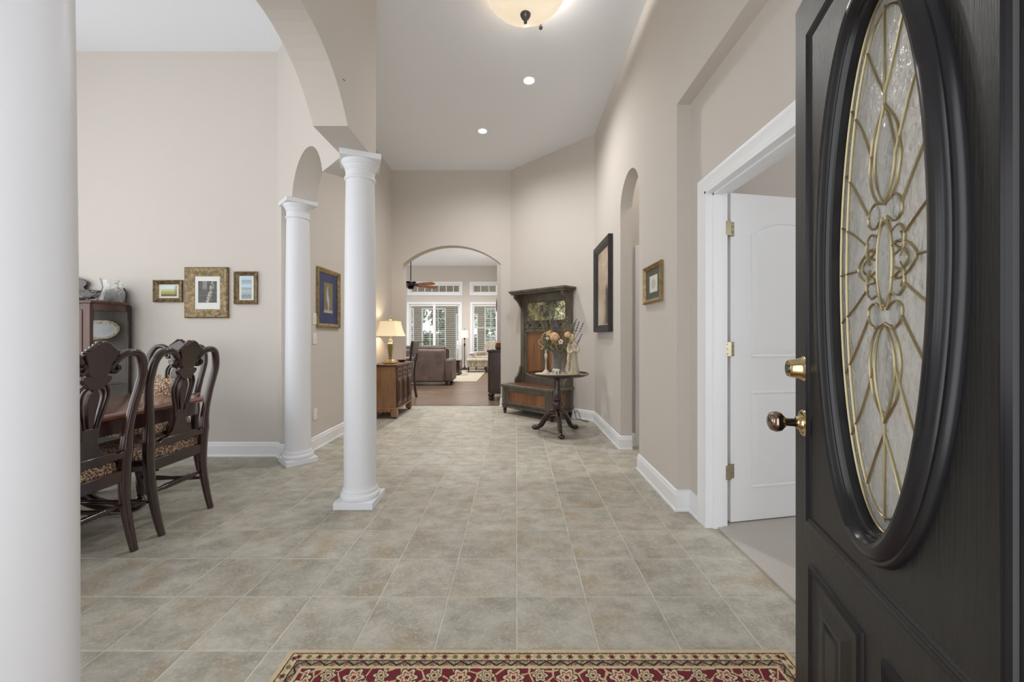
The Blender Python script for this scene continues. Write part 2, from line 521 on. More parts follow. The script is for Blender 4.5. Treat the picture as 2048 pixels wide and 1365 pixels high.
# ---- hall wall on the left with the passage to the kitchen
oL = [(3.82, 0), (4.79, 0), (4.79, 2.42)] + arc_pts(4.79, 5.66, 2.42, 0.2, 10)[1:-1] + [(5.66, 2.42), (5.66, 0), (YF + 0.1, 0), (YF + 0.1, CH), (3.82, CH)]
struct(MB().prism(oL, XL, XL - 0.16, lambda u, v, w: (w, u, v)).build('wall_hall_left', W), 'greige hall wall with the blue picture and a lamp chest', 'wall')

# ---- far wall with the wide arch
oF = [(-2.3, 0), (-1.887, 0), (-1.887, 2.375)] + arc_pts(-1.887, -0.262, 2.375, 0.305)[1:-1] + [(-0.262, 2.375), (-0.262, 0), (0.1, 0), (0.1, CH), (-2.3, CH)]
struct(MB().prism(oF, YF, YF + 0.19, lambda u, v, w: (u, w, v)).build('wall_far', W), 'greige end wall with a wide arch into the living room', 'wall')

# ---- angled wall on the right behind the hall tree
def angw(u, v, w):      # u = X along the face X+Y=6.5
    return (u + w * R2, 6.5 - u + w * R2, v)
struct(MB().prism([(-0.1, 0), (XR, 0), (XR, CH), (-0.1, CH)], 0, 0.15, angw).build('wall_angled_right', W), 'angled greige wall behind the hall tree', 'wall')

# ---- right wall with the arched side opening, and the recessed door bay
arcR = arc_pts(3.46, 4.09, 2.50, 0.24, 16)
oR = [(2.65, 0), (3.46, 0), (3.46, 2.5)] + arcR[1:-1] + [(4.09, 2.5), (4.09, 0), (5.44, 0), (5.44, CH), (2.65, CH)]
struct(MB().prism(oR, XR, XR + 0.12, lambda u, v, w: (w, u, v)).build('wall_right', W), 'greige right wall with an arched side opening', 'wall')
struct(MB().box(XR, 1.30, -0.2, 2.65, 2.71, CH).build('wall_right_header', W), 'greige header over the recessed door bay', 'wall')
mb = MB()
mb.box(1.16, 1.28, 2.42, 2.66, 0, 2.71); mb.box(1.16, 1.28, 1.55, 2.42, 2.045, 2.71); mb.box(1.16, 1.28, -0.2, 1.55, 0, 2.71)
struct(mb.build('wall_right_bay', W), 'greige recessed wall around the bedroom doorway', 'wall')
# side hall behind the arched opening
mb = MB(); mb.box(1.19, 3.2, 4.21, 4.33, 0, CH); mb.box(3.1, 3.2, 3.35, 4.21, 0, CH)
struct(mb.build('wall_side_hall', W), 'greige side hall wall beyond the arched opening', 'wall')
struct(MB().box(1.255, 1.335, 4.195, 4.21, 0, 2.12).build('trim_2', M['white'], bevel=0.004), 'white door casing inside the arched side opening', 'casing')
# bedroom shell
mb = MB(); mb.box(1.28, 4.2, 3.35, 3.46, 0, CH); mb.box(4.1, 4.2, -0.1, 3.35, 0, CH)
mb.box(1.28, 2.0, -0.2, -0.1, 0, CH); mb.box(3.4, 4.2, -0.2, -0.1, 0, CH); mb.box(2.0, 3.4, -0.2, -0.1, 0, 0.7); mb.box(2.0, 3.4, -0.2, -0.1, 2.3, CH)  # unseen front wall with a window hole, added to cut daylight on the door
struct(mb.build('wall_bedroom', W), 'greige bedroom walls behind the white door', 'wall')

# ---- living room shell
YB = 14.8
mb = MB()
def wall_holes(mb, x0, x1, z0, z1, y0, y1, holes):
    xs = sorted({x0, x1} | {h[0] for h in holes} | {h[1] for h in holes})
    zs = sorted({z0, z1} | {h[2] for h in holes} | {h[3] for h in holes})
    for a, b in zip(xs, xs[1:]):
        for c, d in zip(zs, zs[1:]):
            mx, mz = (a + b) / 2, (c + d) / 2
            if any(h[0] < mx < h[1] and h[2] < mz < h[3] for h in holes): continue
            mb.box(a, b, y0, y1, c, d)
WIN = {'slider': (-4.0, -2.12, 0.0, 2.37), 'tr1': (-3.98, -2.1, 2.79, 3.13), 'win': (-1.64, -0.72, 0.56, 2.37), 'tr2': (-1.66, -0.72, 2.79, 3.13)}
wall_holes(mb, -7.5, -0.3, 0, 3.8, YB, YB + 0.15, list(WIN.values()))
struct(mb.build('wall_living_back', W), 'living room window wall seen through the far arch', 'wall')
struct(MB().box(-0.42, -0.28, 8.6, YB, 0, 3.8).build('wall_living_right', W), 'living room side wall beside the striped armchair', 'wall')
mb = MB(); mb.box(0.1, 2.2, 6.79, 6.9, 0, 3.8); mb.box(-0.3, 2.2, 8.6, 8.7, 0, 3.8); mb.box(2.1, 2.2, 6.9, 8.6, 0, 3.8)
struct(mb.build('wall_living_nook', W), 'living room nook walls behind the dark dresser', 'wall')
mb = MB()
for a, b in ((6.79, 7.6), (10.4, 11.2), (13.8, 14.8)): mb.box(-7.5, -7.35, a, b, 0, 3.8)
for a, b in ((7.6, 10.4), (11.2, 13.8)): mb.box(-7.5, -7.35, a, b, 0, 0.4); mb.box(-7.5, -7.35, a, b, 2.8, 3.8)  # openings added to let daylight into the living room
struct(mb.build('wall_living_left', W), 'unseen living room left wall with large openings added for daylight', 'wall')
struct(MB().box(-7.5, -2.3, 6.79, 6.9, 0, 3.8).build('wall_living_front', W), 'living room wall backing onto the kitchen', 'wall')
# kitchen shell beyond the left passage
mb = MB(); mb.box(-5.4, -5.25, 4.0, 4.4, 0, CH); mb.box(-5.4, -5.25, 6.2, 6.79, 0, CH); mb.box(-5.4, -5.25, 4.4, 6.2, 0, 1.0); mb.box(-5.4, -5.25, 4.4, 6.2, 2.3, CH)
struct(mb.build('wall_kitchen', W), 'kitchen wall beyond the left passage', 'wall')

# ---- baseboards (profiled)
def baseboard(name, path, label, cap=True):
    """path of floor points; the room lies to the right-hand side of the path direction"""
    prof = [(0, 0), (0.022, 0), (0.022, 0.012), (0.016, 0.022), (0.016, 0.105), (0.011, 0.118), (0.011, 0.128), (0.006, 0.137), (0, 0.14)]
    P = [Vector((x, y)) for x, y in path]; offs = []
    for i in range(len(P)):
        d1 = (P[i] - P[i - 1]).normalized() if i else None
        d2 = (P[i + 1] - P[i]).normalized() if i < len(P) - 1 else None
        n1 = Vector((d1.y, -d1.x)) if d1 else None
        n2 = Vector((d2.y, -d2.x)) if d2 else None
        if n1 is None: o = n2
        elif n2 is None: o = n1
        else:
            o = n1 + n2; o = o / max(o.dot(n1), 0.25)
        offs.append(o)
    mb = MB(); k = len(prof); vs = []; fs = []
    for p, o in zip(P, offs):
        for a, z in prof: vs.append((p.x + o.x * a, p.y + o.y * a, z))
    for i in range(len(P) - 1):
        for j in range(k):
            fs.append((i * k + j, i * k + (j + 1) % k, (i + 1) * k + (j + 1) % k, (i + 1) * k + j))
    fs.append(tuple(range(k))); fs.append(tuple((len(P) - 1) * k + j for j in range(k)))
    return struct(mb.add(vs, fs).build(name, M['white']), label, 'baseboard')
nibH = diag(0.116, 0, 1)[:2]
baseboard('baseboard_dining', [(-5.2, 3.85), (-2.315, 3.85), diag(0.116, 0, 0)[:2], (XL, 3.905)], 'white baseboard along the dining room back wall')
baseboard('baseboard_hall', [(XL, 3.90), (XL, 4.79), (XL - 0.16, 4.79)], 'white baseboard under the blue picture')
baseboard('baseboard_hall_far', [(XL, 5.66), (XL, YF), (-1.887, YF), (-1.887, YF + 0.19)], 'white baseboard behind the lamp chest')
baseboard('baseboard_angled', [(-0.262, YF + 0.19), (-0.262, YF), (-0.1, YF), (XR, 5.43), (XR, 4.09), (XR + 0.12, 4.09)], 'white baseboard behind the hall tree and along the far right wall')
baseboard('baseboard_right', [(XR + 0.12, 3.46), (XR, 3.46), (XR, 2.65), (1.16, 2.65), (1.16, 2.51)], 'white baseboard along the near right wall')
baseboard('baseboard_side_hall', [(1.19, 4.21), (1.255, 4.21)], 'short white baseboard inside the arched opening')

# ---- bedroom door casing and jamb
def casing(name, y0, y1, zt, label):
    t = MB()
    prof = [(0, 0), (0, 0.019), (0.012, 0.021), (0.026, 0.017), (0.062, 0.012), (0.072, 0.014), (0.085, 0.010), (0.085, 0)]
    # sweep along up-across-down path on plane X = 1.16 facing -X ; inset measured from the outer edge
    w = 0.085; path = []
    vs = []
    for a, d in prof:
        vs += [(1.16 - d, y0 - w + a, 0.0), (1.16 - d, y0 - w + a, zt + w - a), (1.16 - d, y1 + w - a, zt + w - a), (1.16 - d, y1 + w - a, 0.0)]
    k = len(prof); fs = []
    for j in range(k):
        for i in range(3):
            fs.append((j * 4 + i, j * 4 + i + 1, ((j + 1) % k) * 4 + i + 1, ((j + 1) % k) * 4 + i))
    fs.append(tuple(j * 4 for j in range(k))); fs.append(tuple(j * 4 + 3 for j in range(k)))
    t.add(vs, fs)
    o = t.build(name, M['white'], smooth=35)
    struct(o, label, 'casing')
    j = MB()
    j.box(1.145, 1.278, y1 - 0.015, y1 + 0.004, 0, zt); j.box(1.145, 1.295, y0 - 0.004, y0 + 0.015, 0, zt); j.box(1.145, 1.295, y0, y1, zt - 0.015, zt + 0.004)
    j.build('jamb', M['white'], o)
    s = MB(); s.box(1.19, 1.245, y1 - 0.027, y1 - 0.015, 0, zt); s.box(1.19, 1.245, y0 + 0.015, y0 + 0.027, 0, zt); s.box(1.19, 1.245, y0, y1, zt - 0.027, zt - 0.015)
    s.build('door_stop', M['white'], o)
    return o
casing('trim_3', 1.55, 2.42, 2.045, 'white moulded casing around the bedroom doorway')

# ================================================================== COLUMNS
def column(loc, rz_plinth, rz_cap, label):
    t = thing('column', label, 'column', (loc[0], loc[1], 0), 0, 'round white columns')
    p = MB().obox((0, 0, 0.0235), (0.264, 0.264, 0.047), rz_plinth).build('plinth', M['column'], t, bevel=0.002)
    base = [(0.124, 0.047), (0.129, 0.053), (0.131, 0.064), (0.129, 0.077), (0.122, 0.084), (0.1185, 0.085), (0.1185, 0.09), (0.116, 0.094),
            (0.1165, 0.1), (0.1165, 0.106), (0.113, 0.109), (0.1095, 0.118), (0.1078, 0.135)]
    MB().lathe(base, n=48).build('base_moulding', M['column'], t, smooth=40)
    H = CT
    shaft = [(0.1078, 0.13), (0.1075, 0.5), (0.1065, 0.9), (0.1045, 1.3), (0.1015, 1.7), (0.098, 2.05), (0.0945, H - 0.165)]
    MB().lathe(shaft, n=48).build('shaft', M['column'], t, smooth=60)
    cap = [(0.0945, H - 0.168), (0.1, H - 0.166), (0.1045, H - 0.16), (0.1045, H - 0.152), (0.1, H - 0.146), (0.0965, H - 0.144), (0.0955, H - 0.105),
           (0.1, H - 0.1), (0.1, H - 0.09), (0.1035, H - 0.087), (0.1035, H - 0.078), (0.11, H - 0.07), (0.119, H - 0.055), (0.1235, H - 0.045), (0.124, H - 0.036)]
    MB().lathe(cap, n=48).build('capital', M['column'], t, smooth=40)
    MB().obox((0, 0, H - 0.019), (0.262, 0.262, 0.038), rz_cap).build('abacus', M['column'], t, bevel=0.002)
    return t
column((-1.1, 0.857), 0, 0, 'wide white column filling the left edge of the view')
column((-1.095, 2.784), 0, math.radians(22.5), 'tall white column standing free at the corner of the entry hall')
column((-2.03, 3.69), math.radians(45), math.radians(45), 'white column beside the dining room back wall')

# ================================================================== DINING FURNITURE
XB = [(0.0, 0.275), (0.12, 0.245), (0.28, 0.217), (0.46, 0.21), (0.6, 0.218), (0.8, 0.236), (1.0, 0.272), (1.14, 0.305)]
def xb(z): return interp(XB, z)

def make_chair(label, arms=False):
    t = thing('dining_chair' if not arms else 'dining_armchair', label, 'chair', group='carved dining chairs')
    wood = M['mahog']
    # rear legs that run on into the looped back posts
    for s in (-1, 1):
        path = [(0.185, 0.0), (0.187, 0.12), (0.19, 0.28), (0.198, 0.44), (0.202, 0.54), (0.203, 0.6), (0.208, 0.68), (0.225, 0.79), (0.239, 0.88), (0.242, 0.95), (0.23, 1.02), (0.2, 1.066), (0.152, 1.078), (0.108, 1.062), (0.08, 1.03)]
        rad = [0.017, 0.02, 0.024, 0.027, 0.03, 0.026, 0.022, 0.021, 0.021, 0.021, 0.021, 0.02, 0.019, 0.018, 0.016]
        P = spline([(xb(z), s * y, z) for y, z in path], 4)
        R_ = [rad[min(i // 4, len(rad) - 2)] + (rad[min(i // 4 + 1, len(rad) - 1)] - rad[min(i // 4, len(rad) - 2)]) * ((i % 4) / 4) for i in range(len(P))]
        R_[-1] = rad[-1]
        mb = MB().tube(P, R_, [r * 0.9 for r in R_], ref=(1, 0, 0), n=10, ex=0.75)
        # scroll
        sc = [(0.08, 1.03), (0.064, 1.008), (0.066, 0.988), (0.083, 0.982), (0.097, 0.994), (0.092, 1.008), (0.082, 1.006)]
        mb.tube(spline([(xb(z), s * y, z) for y, z in sc], 4), 0.0145, 0.019, ref=(1, 0, 0), n=8)
        mb.build('back_post', wood, t, smooth=50)
    # crest shield
    half = [(0.0, 0.955), (0.04, 0.953), (0.058, 0.972), (0.07, 0.99), (0.075, 1.02), (0.088, 1.045), (0.1, 1.062), (0.104, 1.075), (0.09, 1.085), (0.082, 1.094), (0.07, 1.1), (0.06, 1.11), (0.047, 1.115), (0.036, 1.126), (0.022, 1.129), (0.01, 1.136), (0.0, 1.137)]
    outl = half + [(-y, z) for y, z in half[-2:0:-1]]
    bend = lambda y, z, w: (xb(z) + w, y, z)
    MB().prism([(y * 0.78, z) for y, z in outl], -0.014, 0.014, bend).build('crest', wood, t, bevel=0.004)
    mb = MB()
    for k in range(5):
        for s in (-1, 1):
            a = k / 4
            mb.ball((xb(1.1) - 0.004, s * (0.076 - 0.062 * a), 1.083 + 0.048 * a), 0.016, 0.011, 0.009, n=8, m=6)
    mb.build('crest_carving', wood, t, smooth=60)
    # pierced splat
    mb = MB()
    neck = [(0.0, 0.895), (0.03, 0.9), (0.045, 0.918), (0.062, 0.935), (0.068, 0.952), (0.058, 0.962), (0.0, 0.968)]
    mb.prism(neck + [(-y, z) for y, z in neck[-2:0:-1]], -0.013, 0.013, bend)
    for s in (-1, 1):
        for pth, r in (([(0.04, 0.925), (0.062, 0.905), (0.074, 0.87), (0.07, 0.82), (0.056, 0.765), (0.043, 0.715), (0.036, 0.66)], 0.0072),
                       ([(0.026, 0.905), (0.045, 0.888), (0.051, 0.855), (0.045, 0.8), (0.032, 0.74), (0.024, 0.69)], 0.005)):
            mb.tube(spline([(xb(z), s * y, z) for y, z in pth], 4), r, 0.011, ref=(1, 0, 0), n=8, ex=0.8)
    drop = [(0.0, 0.68), (0.012, 0.7), (0.02, 0.75), (0.029, 0.8), (0.034, 0.845), (0.028, 0.872), (0.012, 0.895), (0.0, 0.905)]
    drop = [(y * 0.8, z) for y, z in drop]
    mb.prism(drop + [(-y, z) for y, z in drop[-2:0:-1]], -0.01, 0.01, bend)
    low = [(0.0, 0.545), (0.11, 0.545), (0.085, 0.556), (0.058, 0.58), (0.042, 0.62), (0.037, 0.66), (0.041, 0.7), (0.0, 0.7)]
    mb.prism(low + [(-y, z) for y, z in low[-2:0:-1]], -0.012, 0.012, bend)
    mb.build('splat', wood, t, bevel=0.002)
    # shoe rail with scrolled ends
    shoe = [(0.0, 0.505), (0.06, 0.497), (0.12, 0.508), (0.19, 0.5), (0.195, 0.53), (0.17, 0.545), (0.15, 0.535), (0.135, 0.542), (0.11, 0.552), (0.0, 0.55)]
    MB().prism(shoe + [(-y, z) for y, z in shoe[-2:0:-1]], -0.018, 0.018, bend).build('shoe_rail', wood, t, bevel=0.004)
    # seat rails
    mb = MB()
    mb.box(0.19, 0.222, -0.185, 0.185, 0.375, 0.44)
    mb.box(-0.255, -0.225, -0.23, 0.23, 0.375, 0.44)
    for s in (-1, 1):
        mb.prism([(0.2, s * 0.2), (-0.24, s * 0.25), (-0.24, s * 0.222), (0.2, s * 0.172)], 0.375, 0.44)
    mb.build('seat_frame', wood, t, bevel=0.004)
    # upholstered seat
    rings = [(1.0, 0.43), (1.01, 0.45), (1.0, 0.475), (0.95, 0.492), (0.8, 0.502), (0.5, 0.508)]
    base = []
    for x, y in ((0.19, 0.18), (0.19, -0.18), (-0.245, -0.242), (-0.26, 0), (-0.245, 0.242)): base.append((x, y))
    base = [(0.19, 0.17), (0.175, 0.185), (-0.235, 0.24), (-0.26, 0.22), (-0.27, 0.0), (-0.26, -0.22), (-0.235, -0.24), (0.175, -0.185), (0.19, -0.17)]
    cx, cy = -0.04, 0
    vs = []; n = len(base)
    for k, z in rings:
        vs += [(cx + (x - cx) * k, cy + (y - cy) * k, z) for x, y in base]
    fs = [(j * n + i, j * n + (i + 1) % n, (j + 1) * n + (i + 1) % n, (j + 1) * n + i) for j in range(len(rings) - 1) for i in range(n)]
    fs += [tuple(range(n)), tuple((len(rings) - 1) * n + i for i in range(n))]
    MB().add(vs, fs).build('seat', M['paisley'], t, smooth=50)
    # turned front legs with rope twist and ball feet
    for s in (-1, 1):
        prof = [(0.016, 0.0), (0.03, 0.008), (0.035, 0.028), (0.03, 0.048), (0.02, 0.056), (0.024, 0.064), (0.018, 0.072)]
        prof += [(0.02 + 0.012 * i / 12, 0.075 + 0.26 * i / 12) for i in range(13)]
        prof += [(0.034, 0.345), (0.026, 0.352), (0.034, 0.36), (0.034, 0.44)]
        MB().lathe(prof, (-0.225, s * 0.212, 0), n=24, mod=lambda a, z: 1 + (0.1 * math.sin(3 * a + 60 * z) if 0.075 < z < 0.34 else 0)).build('leg', wood, t, smooth=60)
    # stretchers
    pr = [(0.007, -0.19), (0.009, -0.185), (0.008, -0.175), (0.016, -0.09)] + [((0.014 if i % 2 else 0.018), -0.085 + i * 0.0106) for i in range(17)] + [(0.016, 0.09), (0.008, 0.175), (0.009, 0.185), (0.007, 0.19)]
    MB().lathe(pr, (xb(0.25) - 0.01, 0, 0.25), n=12, axis='Y').build('stretcher', wood, t, smooth=60)
    for s in (-1, 1):
        pr2 = [(0.008, -0.21), (0.016, -0.1), (0.012, 0.0), (0.016, 0.1), (0.008, 0.205)]
        MB().lathe([(r, z) for r, z in pr2], (0.0, s * 0.199, 0.2), n=10, axis='X').build('stretcher', wood, t, smooth=60)
    if arms:
        for s in (-1, 1):
            P = spline([(xb(0.68), s * 0.21, 0.68), (0.1, s * 0.262, 0.675), (-0.05, s * 0.275, 0.665), (-0.15, s * 0.272, 0.672), (-0.18, s * 0.268, 0.655)], 5)
            MB().tube(P, 0.02, 0.015, n=8).build('arm', wood, t, smooth=60)
            P = spline([(-0.11, s * 0.27, 0.66), (-0.06, s * 0.268, 0.58), (-0.1, s * 0.26, 0.5), (-0.1, s * 0.25, 0.4)], 5)
            MB().tube(P, 0.019, n=8).build('arm_support', wood, t, smooth=60)
    return t
ch1 = make_chair('carved dark wood dining chair seen whole, right of the other side chair')
ch1.location = (-2.345, 2.502, 0)
dup(ch1, (-2.345, 1.965, 0), 0, 'carved dark wood dining chair half hidden by the wide left column', 'carved dining chairs')
ach = make_chair('carved dark wood armchair at the far end of the dining table', True)
ach.location = (-2.93, 3.16, 0); ach.rotation_euler = (0, 0, PI / 2)

# dining table
t = thing('dining_table', 'long polished wood dining table on carved pedestals', 'table', (-2.93, 1.98, 0))
def rrect(hx, hy, r, n=5):
    out = []
    for cx, cy, a0 in ((hx - r, hy - r, 0), (-hx + r, hy - r, PI / 2), (-hx + r, -hy + r, PI), (hx - r, -hy + r, 1.5 * PI)):
        for i in range(n + 1):
            a = a0 + PI / 2 * i / n
            out.append((cx + r * math.cos(a), cy + r * math.sin(a)))
    return out
mb = MB(); lay = [(0.715, 0.92, 0.70), (0.728, 0.933, 0.708), (0.728, 0.933, 0.722), (0.722, 0.927, 0.73), (0.71, 0.915, 0.735)]
vs = []; n = None
for hx, hy, z in lay:
    o_ = rrect(hx, hy, 0.12); n = len(o_); vs += [(x, y, z) for x, y in o_]
fs = [(j * n + i, j * n + (i + 1) % n, (j + 1) * n + (i + 1) % n, (j + 1) * n + i) for j in range(len(lay) - 1) for i in range(n)] + [tuple(range(n)), tuple((len(lay) - 1) * n + i for i in range(n))]
mb.add(vs, fs).build('tabletop', M['mahog_top'], t, smooth=30)
o_ = rrect(0.685, 0.88, 0.1)
MB().prism(o_, 0.615, 0.702).build('apron', M['mahog'], t, smooth=40)
for sy in (-1, 1):
    cy = sy * 0.42
    MB().lathe([(0.09, 0.1), (0.11, 0.13), (0.06, 0.2), (0.05, 0.26), (0.1, 0.36), (0.11, 0.42), (0.07, 0.5), (0.06, 0.54), (0.16, 0.62)], (0, cy, 0), n=24).build('pedestal', M['mahog'], t, smooth=50)
    for a in (35, 145, 215, 325):
        ca, sa = math.cos(math.radians(a)), math.sin(math.radians(a))
        P = spline([(ca * 0.05, cy + sa * 0.05, 0.3), (ca * 0.16, cy + sa * 0.16, 0.2), (ca * 0.27, cy + sa * 0.27, 0.09), (ca * 0.38, cy + sa * 0.38, 0.04), (ca * 0.46, cy + sa * 0.46, 0.045)], 5)
        mb = MB().tube(P, [0.03] * len(P), [0.05 - 0.025 * i / len(P) for i in range(len(P))], ref=(0, 0, 1), n=10, ex=0.8)
        mb.ball((ca * 0.46, cy + sa * 0.46, 0.032), 0.045, 0.045, 0.032)
        mb.build('foot', M['mahog'], t, smooth=60)

# fringed cushion on the armchair
t = thing('throw_pillow', 'paisley pillow with straw fringe leaning on the dining armchair', 'pillow', (-2.95, 3.25, 0.509))
mb = MB(); vs = []; nn = 8
for i in range(nn + 1):
    for j in range(nn + 1):
        u, v = i / nn * 2 - 1, j / nn * 2 - 1
        bul = (1 - u ** 4) * (1 - v ** 4)
        vs.append((u * 0.15, -0.055 * bul, 0.16 + v * 0.15))
for i in range(nn + 1):
    for j in range(nn + 1):
        u, v = i / nn * 2 - 1, j / nn * 2 - 1
        bul = (1 - u ** 4) * (1 - v ** 4)
        vs.append((u * 0.15, 0.055 * bul, 0.16 + v * 0.15))
q = (nn + 1) ** 2; fs = []
for i in range(nn):
    for j in range(nn):
        a = i * (nn + 1) + j; fs.append((a, a + 1, a + nn + 2, a + nn + 1)); fs.append((a + q, a + q + nn + 1, a + q + nn + 2, a + q + 1))
mb.add(vs, fs).build('cover', M['paisley'], t, smooth=80)
fr = MB()
for k in range(90):
    e = k % 4; s_ = random.uniform(-0.15, 0.15); l = random.uniform(0.018, 0.035); w = random.uniform(-0.01, 0.01)
    p, d = [((s_, 0, 0.31), (w, 0, l)), ((s_, 0, 0.01), (w, 0, -min(l, 0.009))), ((0.15, 0, 0.16 + s_), (l, 0, w)), ((-0.15, 0, 0.16 + s_), (-l, 0, w))][e]
    fr.tube([p, (p[0] + d[0], random.uniform(-0.01, 0.01), p[2] + d[2])], 0.003, n=4)
f_ = fr.build('fringe', mk('straw_fringe', rgb(196, 172, 124), rough=0.9), t); f_['kind'] = 'stuff'

# china cabinet with a curved glass side
t = thing('china_cabinet', 'dark oak china cabinet with curved glass side', 'cabinet', (-4.33, 3.83, 0))
ox = -4.33
def cpl(x): return x - ox
HC = 1.455
side = [(-3.735, -0.33), (-3.685, -0.27), (-3.66, -0.19), (-3.67, -0.1), (-3.715, -0.03)]
plan = [(cpl(x), y) for x, y in side]
full = [(0.555, 0)] + [(x, y) for x, y in reversed([(cpl(-3.735), -0.34)] + plan)][:0]
top = [(cpl(-3.72), -0.36)] + [(cpl(x) + 0.02, y) for x, y in side] + [(cpl(-3.74), 0.0)]
top_all = top + [(-x, y) for x, y in reversed(top)]
body = [(cpl(x), y) for x, y in side]; body_all = body + [(-x, y) for x, y in reversed(body)]
MB().prism(top_all, HC, HC + 0.025).build('top_board', M['oakdark'], t, bevel=0.006)
MB().prism(body_all, HC - 0.055, HC).build('cornice', M['oakdark'], t)
MB().prism(body_all, 0.06, 0.28).build('base', M['oakdark'], t)
MB().box(-0.6, 0.6, -0.03, -0.004, 0.28, HC - 0.05).build('back_panel', mk('cabinet_back', rgb(120, 112, 104), rough=0.7), t)
for z in (0.72, 1.115): MB().prism([(x * 0.98, y * 0.98) for x, y in body_all], z, z + 0.008).build('shelf', M['glass'], t)
for s in (-1, 1):
    MB().box(*sorted((s * cpl(-3.735), s * cpl(-3.80))), -0.355, -0.325, 0.06, HC).build('stile', M['oakdark'], t, bevel=0.003)
    MB().box(*sorted((s * cpl(-3.725), s * cpl(-3.705))), -0.04, -0.005, 0.06, HC).build('rear_post', M['mahog'], t, bevel=0.003)
    P1 = [(s * cpl(x), y) for x, y in side]; P2 = [(s * (cpl(x) - 0.004), y + 0.002) for x, y in side]
    MB().prism(P1 + P2[::-1], 0.28, HC - 0.055).build('curved_glass', M['glass'], t, smooth=80)
    for cx in (-0.47, 0.47):
        MB().ball((cx * 1.0, -0.3, 0.03), 0.035, 0.035, 0.03).build('foot', M['oakdark'], t, smooth=60) if s > 0 else None
d = MB(); d.box(-0.53, -0.44, -0.36, -0.335, 0.29, HC - 0.06); d.box(0.44, 0.53, -0.36, -0.335, 0.29, HC - 0.06); d.box(-0.44, 0.44, -0.36, -0.335, 0.29, 0.36); d.box(-0.44, 0.44, -0.36, -0.335, HC - 0.13, HC - 0.06)
dr = d.build('door', M['oakdark'], t)
MB().box(-0.44, 0.44, -0.35, -0.346, 0.36, HC - 0.13).build('pane', M['glass'], dr)
# scrolled backboard
cr = [(0.58, 0), (0.59, 0.1), (0.56, 0.15), (0.5, 0.15), (0.42, 0.13), (0.3, 0.125), (0.2, 0.135), (0.185, 0.155), (0.21, 0.175), (0.215, 0.205), (0.17, 0.235), (0.08, 0.255), (0.0, 0.26)]
MB().prism(cr + [(-x, z) for x, z in cr[-2::-1]], -0.03, -0.008, lambda u, v, w: (u, w, HC + 0.025 + v)).build('backboard', M['mahog'], t, bevel=0.003)

# glassware on the cabinet
TZ = HC + 0.0255
t = thing('pitcher', 'cut glass pitcher with looped handle on the china cabinet', 'pitcher', (-3.745, 3.66, TZ))
pr = [(0.088, 0), (0.088, 0.008), (0.075, 0.05), (0.058, 0.1), (0.052, 0.13), (0.056, 0.165), (0.063, 0.2), (0.06, 0.2), (0.053, 0.165), (0.048, 0.13), (0.054, 0.1), (0.07, 0.05), (0.08, 0.014), (0.0, 0.012)]
MB().lathe(pr, n=28, mod=lambda a, z: 1 + (0.22 * max(0, math.cos(a - PI)) ** 6 if z > 0.17 else 0)).build('body', M['crystal2'], t)
MB().tube(spline([(0.052, 0, 0.17), (0.09, 0, 0.175), (0.107, 0, 0.145), (0.095, 0, 0.105), (0.062, 0, 0.08)], 6), 0.009, 0.011, ref=(0, 1, 0), n=8).build('handle', M['crystal2'], t, smooth=60)
MB().tube(spline([(-0.045, 0.02, 0.196), (-0.075, 0.012, 0.208), (-0.092, 0, 0.214), (-0.075, -0.012, 0.208), (-0.045, -0.02, 0.196)], 4), 0.005, n=6).build('spout', M['crystal2'], t, smooth=60)
pr = [(0.06, 0), (0.065, 0.006), (0.05, 0.012), (0.09, 0.04), (0.135, 0.075), (0.155, 0.1), (0.15, 0.1), (0.128, 0.078), (0.085, 0.046), (0.0, 0.02)]
b_ = MB().lathe(pr, n=44, mod=lambda a, z: 1 + (0.07 * abs(math.sin(5.5 * a + 25 * z)) if z > 0.03 else 0)).build('glass_bowl', M['crystal2'])
b_.location = (-3.985, 3.63, TZ)
tag(b_, 'ruffled cut glass bowl beside the pitcher on the china cabinet', 'bowl')
# platter
t = thing('platter', 'white oval platter with gold patterned rim inside the china cabinet', 'plate', (-3.915, 3.745, 1.1235))
t.rotation_euler = (math.radians(-12), 0, 0)
def ell(a, b, n=36): return [(a * math.cos(2 * PI * i / n), b * math.sin(2 * PI * i / n)) for i in range(n)]
def dish(rings, cz):
    mb = MB(); vs = []; n = 36
    for k, d in rings: vs += [(x, d, cz + z) for x, z in ell(0.162 * k, 0.093 * k)]
    fs = [(j * n + i, j * n + (i + 1) % n, (j + 1) * n + (i + 1) % n, (j + 1) * n + i) for j in range(len(rings) - 1) for i in range(n)]
    return mb, vs, fs, n
mb, vs, fs, n = dish([(0.72, 0.004), (0.74, 0.0), (0.3, 0.006), (0.02, 0.007)], 0.1)
mb.add(vs, fs).build('well', mk('white_china', rgb(228, 230, 230), rough=0.15), t, smooth=60)
mb, vs, fs, n = dish([(0.72, 0.008), (1.0, -0.012), (1.0, -0.016), (0.73, 0.0)], 0.1)
mb.add(vs, fs).build('rim', mk('gold_patterned_china', rgb(232, 226, 206), rgb(188, 152, 86), scale=55, lo=0.45, hi=0.55, rough=0.2), t, smooth=60)

